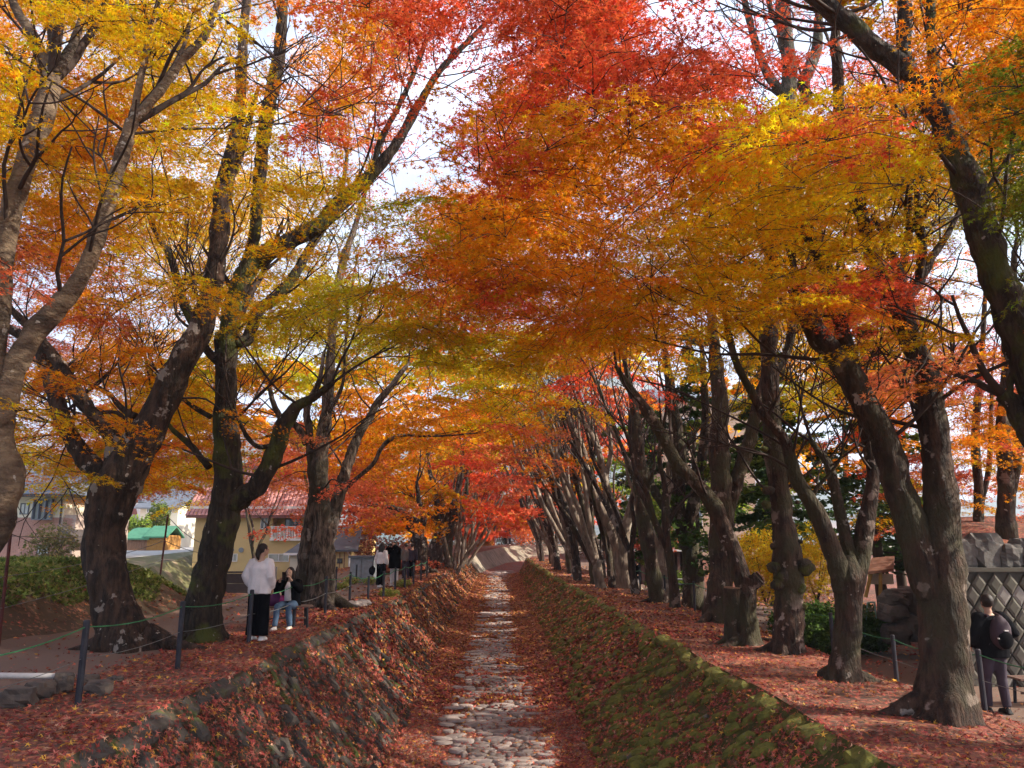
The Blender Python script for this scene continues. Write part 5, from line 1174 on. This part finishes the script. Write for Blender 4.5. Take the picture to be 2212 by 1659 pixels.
# ------------------------------------------------------------------ right side: fence, terrace, wall, boulders
RL = [(6.5,8.3,'off-frame end of the right rope',None),(6.52,10.9,'rope post hidden behind the great right-hand maple',None),(6.55,13.3,'dark rope post just left of the great right-hand maple',1),(6.5,15.6,'dark rope post left of the pinkish forked maple',1),(6.1,20.2,'rope post peeking out beside the sawn-off maple',1),(5.9,24,'short rope post behind the straight grey maple',1),(5.75,27.5,'rope post left of the forked grey maple',1),(5.6,31.5,'rope post left of the slender leaning maple',1),(5.5,35,'small rope post seen beyond the crossing-stemmed maple',1)]
rps = []
for x, y, l, k in RL:
    z = ground(x, y); h = .86; b = Vector((x, y, z)); rps.append(b+Vector((0, 0, h*.93)))
    mb = MB(); mb.tube([b-Vector((0, 0, .2)), b+Vector((0, 0, h))], .036, 10); mb.tube([b+Vector((0, 0, h)), b+Vector((0, 0, h+.012))], [.034, .025], 10); o = mb.build('fence_post', M['post'], origin=b); tag(o, l if k else l.replace('off-frame end of the right rope', 'nearest rope post of the right path'), 'post', 'rope posts along the right path')
sagrope(rps, 'rope', 'green rope strung between the right path posts', .0075, .09); sagrope([q-Vector((0, 0, .33)) for q in rps[:4]], 'wire', 'thin lower cord of the right path posts', .004, .05)
a, b = P(1552, 1417, 17.3), P(1738, 1423, 16.6); a.z = ground(a.x, a.y)+.05; b.z = ground(b.x, b.y)+.05
mb = MB(); mb.tube(catmull([tuple(a), tuple(a.lerp(b, .4)+Vector((0, 0, .02))), tuple(b)], 5), [.02+.002*i for i in range(11)], 8, lump=.1); tag(mb.build('fallen_branch', M['bark_grey'], smooth=True, origin=a), 'long straight fallen branch lying on leaves before the burled maple', 'branch')
YT = 14.7
tz = LZ(1233, YT); w0 = 7.9
mb = MB(); n = 24
for j in range(9):
    for i in range(n):
        y = YT+.12+j*1.4; x = w0+.25+i*.55+(y-YT)*.66; z = tz + (.02 if j == 0 else smooth(0, 6, j)*1.3+.10*n2(x, y, .8)); mb.v.append((x, y, z))
for i in range(n): mb.v.append((w0+i*.55, YT+.12, -1.3))
for j in range(8):
    for i in range(n-1): k = j*n+i; mb.f.append((k, k+1, k+n+1, k+n)); mb.m.append(0)
for i in range(n-1): mb.f.append((9*n+i, 9*n+i+1, i+1, i)); mb.m.append(0)
for j in range(8): mb.f.append((j*n, j*n+n, 9*n)); mb.m.append(0)
o = mb.build('terrace', M['litter']); o['kind'] = 'structure'
rw = empty('retaining_wall', (w0, YT, 0), 0, 'grey retaining wall of diamond-set blocks behind the man with a backpack', 'wall')
MB().box((0, .02, -1.2), (12, .115, tz-.02)).build('backing', M['joint'], rw)
bw, bhh = .30, .42; variants = []
for k, m in enumerate(('block', 'block', 'block', 'block_light')):
    mb = MB(); a_, b_ = bw*.46, bhh*.46
    o4 = [(-a_, 0), (0, -b_), (a_, 0), (0, b_)]; i4 = [(x*.62, z*.62) for x, z in o4]
    dep = (-.05, -.045, -.06, -.03)[k]; mb.add([(x, .02, z) for x, z in o4]+[(x, dep+.02, z) for x, z in o4]+[(x, dep+(0 if k % 2 else .0), z) for x, z in i4], [(0,1,5,4),(1,2,6,5),(2,3,7,6),(3,0,4,7),(4,5,9,8),(5,6,10,9),(6,7,11,10),(7,4,8,11),(8,9,10,11)]); variants.append(mb.mesh('wall_block', M[m]))
ms = []; j = 0; z = -.75
vv = []
while z < tz-.12:
    i = 0; x = .15+(bw/2 if j % 2 else 0)
    while x < 11.5:
        ms.append((Matrix.Translation((w0+x, YT, z)), 3 if random.random() < .07 else random.randrange(3))); x += bw
    z += bhh/2; j += 1
ms.sort(key=lambda q: (q[0].translation-CAM).length)
for mm, k in ms[:300]: o = bpy.data.objects.new('wall_block', variants[k]); link(o, rw); o.location = mm.translation-rw.location
if ms[300:]:
    vs, fs = [], []
    for mm, k in ms[300:]:
        me = variants[k]; off = len(vs); vs += [tuple(mm.translation-rw.location+q.co) for q in me.vertices]; fs += [tuple(x+off for x in p.vertices) for p in me.polygons]
    me = bpy.data.meshes.new('wall_block_rows'); me.from_pydata(vs, [], fs); me.materials.append(M['block']); o = bpy.data.objects.new('wall_block_rows', me); link(o, rw); o['kind'] = 'stuff'
MB().box((-.05, -.06, tz-.02), (12, .3, tz+.05)).build('coping', M['block'], rw)
for i, (u, v, rx, rz_, l) in enumerate([(2084,1225,.30,.36,'dark upright boulder at the left end of the row on the wall'),(2128,1225,.38,.42,'largest grey boulder on the retaining wall'),(2184,1228,.42,.30,'low mossy boulder above the man with a backpack'),(2225,1215,.30,.36,'boulder on the wall at the right edge')]):
    q = P(u, v, YT+.35); rock(Vector((q.x, YT+.4, tz+rz_*.8)), (rx, .3, rz_), l, 'boulders on the retaining wall', 'rockgrey', 'boulder', 'boulder', i+20, i*.2)
for i, (u, v, rx, rz_, l) in enumerate([(1935,1368,.34,.27,'pale rounded boulder lowest in the heap left of the great maple'),(1962,1356,.30,.36,'boulder half hidden behind the great maple trunk'),(1928,1322,.32,.24,'blocky grey boulder in the middle of the heap'),(1938,1290,.38,.22,'slanting top boulder of the heap under the thatch'),(1980,1300,.4,.4,'large boulder behind the great maple trunk')]):
    q = P(u, v, 18.3); rock(q, (rx, .35, rz_), l, 'heap of boulders left of the great maple', 'rockgrey', 'boulder', 'boulder', i+30, i*.7)
th = empty('thatched_shelter', P(1897, 1330, 20.5), 0, 'small reddish thatched shelter roof on bamboo poles behind the boulders', 'shelter')
q0 = th.location
def rel(u, v, Y): return P(u, v, Y)-q0
mb = MB(); a, b, c, d = rel(1866,1236,20.2), rel(1930,1228,20.2), rel(1932,1200,21.2), rel(1884,1205,21.2); dn = Vector((0, 0, -.07)); mb.add([a, b, c, d, a+dn, b+dn, c+dn, d+dn], [(0,1,2,3),(7,6,5,4),(0,4,5,1),(1,5,6,2),(2,6,7,3),(3,7,4,0)]); mb.build('roof', M['thatch'], th)
for (ua, va, ub, vb) in [(1902,1234,1902,1330),(1882,1236,1870,1290)]:
    g = rel(ub, vb, 20.3); MB().tube([rel(ua, va, 20.3), g], .045, 10).build('pole', M['bamboo'], th)
MB().box(tuple(rel(1880,1262,20.8)), tuple(rel(1925,1240,20.9))).build('back_panel', M['cream_wall'], th)
gf = empty('metal_frame', P(1885, 1375, 18.8), 0, 'thin green metal pipe frame beside the boulders', 'frame'); q0 = gf.location
for p1_, p2_ in (((1874,1302),(1889,1301)), ((1889,1301),(1897,1378)), ((1874,1302),(1868,1375))): MB().tube([rel(*p1_, 18.8), rel(*p2_, 18.8)], .018, 8).build('pipe', M['green_metal'], gf)
# peach building and brown hut
pb = empty('peach_building', (0, 62, 0), 0, 'tall peach-coloured building glimpsed behind the right-hand trunks', 'building')
MB().box((LX(1440, 62), 0, -1.3), (LX(1640, 62), 12, LZ(860, 62))).build('wall', M['peach_wall'], pb)
for (p, q, r, s_) in [(1470,1490,900,940),(1500,1520,900,940),(1570,1582,900,940),(1470,1490,1000,1040),(1500,1520,1000,1040),(1570,1582,1000,1040),(1500,1520,1100,1140)]: window(pb, LX(p, 62), LX(q, 62), LZ(s_, 62), LZ(r, 62), 0, 'white_paint', 'glass', 1)
gable(pb, LX(1440, 62), LX(1640, 62), 0, 12, LZ(860, 62), 2, 'slate', .4)
ht = empty('brown_hut', (0, 43, 0), 0, 'reddish brown hut with white-edged roof behind the right row', 'hut')
a, b, z1 = LX(1345, 43), LX(1500, 43), LZ(1178, 43); MB().box((a, 0, -1.3), (b, 5, z1)).build('wall', M['brown_wall'], ht); gable(ht, a, b, 0, 5, z1, 1.2, 'dark_trim', .5)
for i in range(14): x = a+(b-a)*i/14; MB().box((x+.02, -.03, -1), (x+.42, -.003, z1-.25)).build('board', M['brown_wall'], ht)
MB().box((a-.5, -.6, z1-.32), (b+.5, -.52, z1-.2)).build('fascia', M['white_paint'], ht); window(ht, LX(1362, 43), LX(1375, 43), LZ(1225, 43), LZ(1195, 43), -.03, 'dark_trim')
for i, (u, Y, l) in enumerate([(1461, 33, 'dark picnic table by the light green bush'), (1480, 36.5, 'pale-topped picnic table farther back')]):
    q = gp(u, 1260, Y); t = empty('picnic_table', q, .1, l, 'table'); MB().box((-.75, -.35, .66), (.75, .35, .70)).build('tabletop', M['block_light'] if i else M['bench_metal'], t)
    for sx in (-1, 1):
        for sy in (-1, 1): MB().box((sx*.6-.04, sy*.25-.04, 0), (sx*.6+.04, sy*.25+.04, .658)).build('leg', M['bench_metal'], t)
for i, (u, v, l) in enumerate([(986,1196,'left white stake at the sunlit maple foot'),(992,1193,'middle white stake at the sunlit maple foot'),(999,1196,'right white stake at the sunlit maple foot')]):
    q = P(u, v+6, 50); q.z = .45; MB().tube([Vector((0, 0, -.2)), Vector(((-.1, .0, .12)[i], 0, 1.5))], .045, 8).build('stake', M['stake_white']).location = q; tag(bpy.context.scene.collection.objects[-1], l, 'stake', 'white stakes propping the sunlit maple')
# ------------------------------------------------------------------ people
def remeshed(mb, name, m, parent, vox, smooth_it=3, folds=0, seed=0):
    me = mb.mesh(name, m, True); o = bpy.data.objects.new(name, me); C.objects.link(o)
    r = o.modifiers.new('r', 'REMESH'); r.mode = 'VOXEL'; r.voxel_size = vox; r.use_smooth_shade = True
    s_ = o.modifiers.new('s', 'SMOOTH'); s_.factor = .5; s_.iterations = smooth_it
    dg = bpy.context.evaluated_depsgraph_get(); ev = o.evaluated_get(dg); n = bpy.data.meshes.new_from_object(ev); n.name = name
    bpy.data.objects.remove(o); bpy.data.meshes.remove(me)
    if folds:
        co = np.empty(len(n.vertices)*3, np.float32); n.vertices.foreach_get('co', co); co = co.reshape(-1, 3); nr = np.array([v.normal for v in n.vertices])
        d = np.array([noise.noise(Vector((c[0]*7+seed, c[1]*7, c[2]*4)))+.5*noise.noise(Vector((c[0]*16, c[1]*16+seed, c[2]*9))) for c in co])
        co += nr*(d*folds)[:, None]; n.vertices.foreach_set('co', co.astype(np.float32).ravel())
    if not n.materials: n.materials.append(m)
    o = bpy.data.objects.new(name, n); link(o, parent); return o
def V(*a): return Vector(a)
def hand(mb, wr, dirv, up, side=1, curl=.6, s=1.0):
    """palm and five unequal fingers; up = back of the hand"""
    d = Vector(dirv).normalized(); u = Vector(up); u = (u-d*u.dot(d)).normalized(); w = d.cross(u)*side
    mb.tube([wr, wr+d*.045*s, wr+d*.085*s], [.026*s, .036*s, .036*s], 10, flat=tuple(u), xscale=.5)
    for k, (off, ln) in enumerate(((-.029, .066), (-.010, .076), (.010, .071), (.028, .055))):
        p = wr+d*.08*s+w*off*s; c = curl*(1+.1*k)
        q1 = p+(d*math.cos(c*.5)-u*math.sin(c*.5))*ln*.45*s; q2 = q1+(d*math.cos(c*1.2)-u*math.sin(c*1.2))*ln*.32*s; q3 = q2+(d*math.cos(c*1.8)-u*math.sin(c*1.8))*ln*.26*s
        mb.tube([p-d*.02*s, p, q1, q2, q3], [.0095*s, .0095*s, .009*s, .0085*s, .007*s], 7)
    p = wr+d*.025*s-w*.026*s; q = p+(d*.6-w*.75-u*.2).normalized()*.036*s; mb.tube([p, q, q+(d*.9-w*.2-u*.4).normalized()*.034*s], [.013*s, .011*s, .009*s], 7)
def person(label, loc, rz, H, J, top, trousers, shoe='shoe_white', hair='short', vox=.011, coat=0, wide=0, toplen=.86, detail=True, group=None, hairm='hair', tilt=0, headturn=0, skinny=1.0, waist=None):
    t = empty('person', loc, rz, label, 'person', group); s = H/1.70; t.scale = (s, s, s)
    hip = J.get('hip', V(0, 0, .92)); chest = J.get('chest', V(0, 0, 1.28)); neck = J.get('neck', V(0, 0, 1.44)); head = J.get('head', V(0, .015, 1.60))
    up = (neck-hip).normalized(); X = V(1, 0, 0)
    sh = {k: neck-up*.06+X*(k*.175*skinny) for k in (-1, 1)}; hp = {k: hip+X*(k*.09) for k in (-1, 1)}
    arms = {k: (sh[k], J['elbow'][i], J['wrist'][i]) for i, k in enumerate((-1, 1))}; legs = {k: (hp[k], J['knee'][i], J['ankle'][i]) for i, k in enumerate((-1, 1))}
    b = MB()
    b.tube([hip-up*.08, hip+up*.02, hip.lerp(chest, .45), chest, neck-up*.07, neck-up*.01], [.105, .118, .095, .118, .095, .05], 14, flat=(1, 0, 0), xscale=1.38)
    b.tube([neck-up*.05, neck+(head-neck)*.35, head-V(0, 0, .06)], [.056, .05, .05], 10)
    hd = Matrix.Rotation(headturn, 3, 'Z') @ Matrix.Rotation(tilt, 3, 'X')
    def hq(x, y, z): return head+hd @ V(x, y, z)
    b.blob(head, (.076, .095, .112), 16, 12, mtx=hd); b.blob(hq(0, .03, -.05), (.058, .062, .06), 12, 8, mtx=hd)
    if detail:
        b.tube([hq(0, .085, .02), hq(0, .108, -.018), hq(0, .095, -.03)], [.008, .014, .010], 8)
        for k in (-1, 1): b.blob(hq(k*.078, 0, -.005), (.012, .022, .032), 8, 6, mtx=hd)
        b.blob(hq(0, .082, -.058), (.024, .012, .010), 8, 6, mtx=hd)
    for k in (-1, 1):
        a, e, w = arms[k]; b.tube([a-X*k*.04, a, a.lerp(e, .5), e, e.lerp(w, .3), w], [.055, .052, .045, .038, .04, .026], 10)
        h_, kn, an = legs[k]; b.tube([h_+V(0, 0, .02), h_.lerp(kn, .4), kn, kn.lerp(an, .35), an], [.088, .08, .055, .056, .036], 12)
        b.tube([an, an-V(0, .02, .045), an+V(0, .06, -.055), an+V(0, .15, -.06)], [.036, .038, .034, .022], 10)
        if detail:
            hdv = J.get('hand', [None, None])[0 if k < 0 else 1] or ((w-e).normalized(), V(0, 1, 0) if False else V(k, 0, .2)); hand(b, w, hdv[0], hdv[1], k, hdv[2] if len(hdv) > 2 else .6, 1.0)
        else: b.blob(w+(w-e).normalized()*.07, (.028, .035, .06), 8, 6)
    remeshed(b, 'body', M['skin'], t, vox if detail else .02, 2)
    # clothing
    c = MB(); g = .022+coat
    low = hip-up*(.92-toplen) if hip.z > .7 else hip-up*.03
    c.tube([low, hip+up*.05, hip.lerp(chest, .5), chest, neck-up*.09, neck-up*.03], [.125+g, .125+g, .112+g, .128+g, .10+g*.8, .055+g*.4], 16, flat=(1, 0, 0), xscale=1.34)
    for k in (-1, 1):
        a, e, w = arms[k]; c.tube([a-X*k*.06, a, a.lerp(e, .5), e, e.lerp(w, .5), w.lerp(e, .08)], [.066+g*.6, .066+g*.7, .058+g*.7, .050+g*.8, .05+g*.8, .036+g*.5], 12)
    remeshed(c, 'top', M[top], t, .018, 3, .012, seed=H*10)
    c = MB(); low_k = 1
    c.tube([hip+up*.10, hip, hip-V(0, 0, .07)], [.118, .13, .12], 14, flat=(1, 0, 0), xscale=1.33)
    for k in (-1, 1):
        h_, kn, an = legs[k]; c.tube([h_, h_.lerp(kn, .45), kn, kn.lerp(an, .5), an+V(0, 0, .01)], [.108, .10+wide*.3, .076+wide*.6, .070+wide*.8, .060+wide], 12)
    remeshed(c, 'trousers', M[trousers], t, .018, 3, .009, seed=H*7)
    for k in (-1, 1):
        an = legs[k][2]; yd = J.get('toe', V(0, 1, 0)); z0 = an.z-.075
        m_ = MB(); m_.tube([an+V(0, 0, .0), an-yd*.03-V(0, 0, .035), an+yd*.07-V(0, 0, .045), an+yd*.17-V(0, 0, .052)], [.045, .050, .046, .028], 10, cap=True)
        m_.box((an.x-.045, an.y-.07, z0-.004), (an.x+.045, an.y+.16, z0+.018)) if yd.y > .9 else None
        remeshed(m_, 'shoe', M[shoe], t, .014, 2)
    h = MB(); h.blob(hq(0, -.016, .018), (.088, .100, .112), 14, 10, mtx=hd)
    if hair == 'pony': h.blob(hq(0, -.10, -.01), (.045, .04, .05), 10, 8); h.tube([hq(0, -.09, -.01), hq(0, -.11, -.09), hq(.0, -.08, -.19)], [.05, .045, .015], 10)
    if hair in ('long', 'bob'):
        L = .40 if hair == 'long' else .24
        for k in (-1, 0, 1): h.tube([hq(k*.055, -.045, .03), hq(k*.07, -.075, -.10), hq(k*.075, -.08, -.10)-V(0, 0, L-.1)], [.055, .055, .022], 10)
        for k in (-1, 1): h.tube([hq(k*.075, .02, .04), hq(k*.088, .02, -.09), hq(k*.08, .03, -.2)], [.028, .028, .012], 8)
    ho = remeshed(h, 'hair', M[hairm], t, .012, 2, .006, seed=3)
    # keep the face free: pull front vertices of the cap back into the skull
    me = ho.data
    for v in me.vertices:
        l = hd.transposed() @ (v.co-head)
        if l.y > .045 and l.z < .055: v.co = head+hd @ V(l.x*.80, .045+(l.y-.045)*.1, l.z*.9)
    if detail and tilt <= 1:
        f = MB()
        for k in (-1, 1): f.blob(hq(k*.031, .083, .008), (.011, .006, .007), 8, 6)
        f.build('eyes', M['hair'], t); f = MB(); f.blob(hq(0, .090, -.057), (.020, .008, .006), 8, 6); f.build('lips', mat('lips', (.45,.16,.14)), t)
    return t
def stand(e=.0, arm='down', stride=0.0):
    J = dict(knee=[V(-.10, .02+stride*.5, .49), V(.10, .02-stride*.4, .49)], ankle=[V(-.10, stride, .08), V(.10, -stride, .08)])
    J['elbow'] = [V(-.25, -.03, 1.12), V(.25, -.03, 1.12)]; J['wrist'] = [V(-.25, .06, .87), V(.25, .06, .87)]; return J
def feet(u, v, Y=None):
    Y = Y or solveY(u, v); q = P(u, v, Y); q.z = ground(q.x, q.y) ; return q
# standing woman in white (back to the camera, hands in pockets)
J = stand(); J['elbow'] = [V(-.255, -.05, 1.14), V(.245, -.07, 1.13)]; J['wrist'] = [V(-.20, .08, .93), V(.20, .10, .90)]; J['head'] = V(.02, .02, 1.60)
q = feet(553, 1388, 14.1)
person('woman seen from behind in loose white sweatshirt and wide black trousers by a rope post', q, R(-12), 1.64, J, 'white_knit', 'black_cloth', 'shoe_white', 'pony', coat=.018, wide=.05, toplen=.82, headturn=R(-35), skinny=.9)
# seated woman aiming a phone
bt = math.radians(180-8)
J = dict(hip=V(0, 0, .50), chest=V(0, .06, .86), neck=V(0, .08, 1.02), head=V(.01, .12, 1.18), knee=[V(-.12, .44, .50), V(.11, .44, .50)], ankle=[V(-.14, .34, .08), V(.12, .52, .08)],
         elbow=[V(-.27, .22, .82), V(.27, .20, .80)], wrist=[V(-.13, .37, 1.04), V(.12, .38, 1.02)], hand=[(V(.45, .25, .8), V(-.8, -.3, .3), 1.0), (V(-.45, .25, .8), V(.8, -.3, .3), 1.0)])
sq = Vector((BENCH.location.x+.20, BENCH.location.y+.12, BENCH.location.z-.02))
SW = person('woman with long black hair sitting on the bench and holding up a phone', sq, bt, 1.58, J, 'black_cloth', 'denim', 'shoe_white', 'long', coat=.02, headturn=0)
b = MB(); b.tube([V(0, .19, .60), V(0, .225, .88), V(0, .19, .98)], [.07, .06, .03], 10, flat=(1, 0, 0), xscale=1.1); o = b.build('shirt', M['white_knit'], SW, smooth=True)
ph = MB().box((-.038, -.005, -.075), (.038, .005, .075)).build('phone', M['phone']); ph.matrix_world = Matrix.Translation(sq) @ Matrix.Rotation(bt, 4, 'Z') @ Matrix.Translation((0, .43, 1.05)) @ Matrix.Rotation(-.15, 4, 'X'); tag(ph, 'dark phone held up by the seated woman', 'phone')
bag = empty('handbag', BENCH.location+Vector((-.12, -.02, .43)), .4, 'pink and purple bag lying on the bench beside the seated woman', 'bag')
mb = MB(); mb.blob((0, 0, .12), (.17, .11, .15), 12, 8, n=.25, seed=4); mb.build('bag_body', M['purple_cloth'], bag, smooth=True); mb = MB(); mb.blob((.17, -.06, .09), (.09, .07, .12), 10, 8, n=.4, seed=9); mb.build('pouch', M['pink_bag'], bag, smooth=True)
MB().tube([(-.1, 0, .22), (-.06, 0, .34), (.06, 0, .34), (.1, 0, .22)], .012, 6).build('handle', M['black_cloth'], bag)
# couple walking
J = stand(stride=.0); J['ankle'] = [V(-.10, .0, .08), V(.13, -.22, .10)]; J['knee'] = [V(-.10, .03, .49), V(.12, -.06, .48)]
q = feet(822, 1277, 30.0)
W2 = person('woman with very long hair in white vest and wide black trousers carrying a bag', q, R(-25), 1.62, J, 'white_knit', 'black_cloth', 'shoe_white', 'long', wide=.06, vox=.016, toplen=.9, hairm='hair')
hb = empty('shoulder_bag', q+Vector((-.33, -.08, .62)), 0, 'black bag hanging at the side of the long-haired woman', 'bag'); mb = MB(); mb.blob((0, 0, 0), (.12, .08, .18), 10, 8, n=.2, seed=2); mb.build('bag_body', M['black_cloth'], hb, smooth=True); MB().tube([(0, 0, .15), (.05, .02, .45), (.14, .03, .75)], .012, 6).build('strap', M['black_cloth'], hb)
J = stand(); J['elbow'] = [V(-.30, .16, 1.36), V(.28, .18, 1.28)]; J['wrist'] = [V(-.07, .24, 1.56), V(.07, .25, 1.54)]; J['hand'] = [(V(.3, .2, .7), V(-.8, -.3, .2), 1.), (V(-.3, .2, .7), V(.8, -.3, .2), 1.)]; J['head'] = V(0, .04, 1.58)
q2 = feet(851, 1275, 30.4)
person('photographer in a black coat and white trousers holding a camera to the eye', q2, R(150), 1.66, J, 'black_cloth', 'white_knit', 'shoe_white', 'short', vox=.016, coat=.05, wide=.015, toplen=.68)
cm = empty('camera_body', q2+Matrix.Rotation(R(150), 3, 'Z') @ Vector((0, .30, 1.55)), R(150), 'black camera held up by the photographer in white trousers', 'camera'); MB().box((-.07, -.03, -.045), (.07, .03, .045)).build('housing', M['phone'], cm); MB().tube([(0, .03, 0), (0, .11, 0)], .035, 12).build('lens', M['phone'], cm)
for (u, v, rz, top, tr, l, st) in [(876,1251,20,'grey_cloth','mauve_cloth','man in a grey-brown jacket walking away behind the couple',.1),(889,1250,-10,'mauve_cloth','black_cloth','person in dark clothes beside the man in grey-brown',.15)]:
    J = stand(stride=st); person(l, feet(u, v, 37), R(rz), 1.6, J, top, tr, 'shoe_black', 'short', detail=False)
# man with backpack at right
J = stand(); J['ankle'] = [V(-.09, .12, .08), V(.10, -.03, .08)]; J['knee'] = [V(-.09, .10, .49), V(.10, .02, .49)]; J['elbow'] = [V(-.32, -.02, 1.13), V(.33, -.06, 1.15)]; J['wrist'] = [V(-.23, .16, .95), V(.24, .18, 1.06)]
qm = feet(2160, 1529, 12.35)
MN = person('man walking away in black jacket with a dark backpack at the right edge', qm, R(6), 1.74, J, 'black_cloth', 'mauve_cloth', 'shoe_black', 'short', coat=.03, toplen=.80)
bp = empty('backpack', qm+Vector((0, 0, 0)), R(6), 'dark purple-black backpack worn by the man at the right edge', 'backpack')
mb = MB(); mb.blob((0, -.21, 1.20), (.16, .11, .25), 14, 10, n=.10, seed=5); mb.build('pack_body', M['pack'], bp, smooth=True)
mb = MB(); mb.blob((0, -.30, 1.10), (.12, .06, .13), 12, 8, n=.1, seed=6); mb.build('front_pocket', M['black_cloth'], bp, smooth=True)
MB().box((-.03, -.345, 1.235), (.03, -.30, 1.25)).build('patch', M['reflect'], bp); MB().box((-.135, -.33, 1.12), (-.120, -.30, 1.14)).build('buckle', M['reflect'], bp)
for k in (-1, 1): MB().tube([(k*.10, -.12, 1.44), (k*.12, .04, 1.47), (k*.13, .14, 1.34), (k*.16, .10, 1.08), (k*.14, -.14, 1.02)], .022, 8).build('strap', M['pack'], bp)
# people seen between the right trunks
for (u, v, Y, rz, top, tr, l, h) in [(1443,1284,34,40,'black_cloth','mauve_cloth','person in a long black coat half hidden by the slender leaning maple',1.6),(1378,1262,41,100,'black_cloth','grey_cloth','small dark-clothed person with arm showing before the brown hut',1.35)]:
    person(l, feet(u, v, Y), R(rz), h, stand(stride=.1), top, tr, 'shoe_black', 'short', detail=False, coat=.05, toplen=.6)
# far visitors beyond the bend
for i, (u, Y, rz, top, tr, l, h) in enumerate([(1069,90,0,'white_knit','white_knit','far visitor in a long white coat left of centre beyond the bend',1.6),(1091,92,30,'white_knit','black_cloth','far visitor in white top and black trousers beyond the bend',1.65),(1101,98,-30,'grey_trousers','navy_cloth','far visitor in a pale grey top with red scarf beyond the bend',1.6),(1053,88,90,'white_knit','navy_cloth','far visitor crouching in white beside the red hedge',1.1),(1012,84,180,'black_cloth','black_cloth','first dark-clothed far visitor behind the orange hedge',1.65),(1020,86,150,'navy_cloth','black_cloth','second dark-clothed far visitor behind the orange hedge',1.6),(1034,88,200,'black_cloth','beige_cloth','third far visitor behind the orange hedge, turned aside',1.6)]):
    q = P(u, 1178, Y); q.z = ground(q.x, Y); person(l, q, R(rz), h, stand(stride=.08), top, tr, 'shoe_white', ['long', 'short'][i % 2], detail=False, group='visitors beyond the canal bend')
hz = MB().box((-4100, -320, -4.3), (4100, 4100, 330)).build('haze', None); hz.data.materials.clear()
hm = bpy.data.materials.new('haze_air'); hm.use_nodes = True; hn = hm.node_tree; hn.nodes.remove(hn.nodes['Principled BSDF'])
hv = hn.nodes.new('ShaderNodeVolumePrincipled'); hv.inputs['Color'].default_value = (.80, .88, 1, 1); hv.inputs['Density'].default_value = .0006; hv.inputs['Anisotropy'].default_value = .2
hn.links.new(hv.outputs[0], hn.nodes['Material Output'].inputs['Volume']); hz.data.materials.append(hm); hz['kind'] = 'stuff'
bpy.context.view_layer.update()
print('tris', sum(len(m.polygons) for m in bpy.data.meshes))
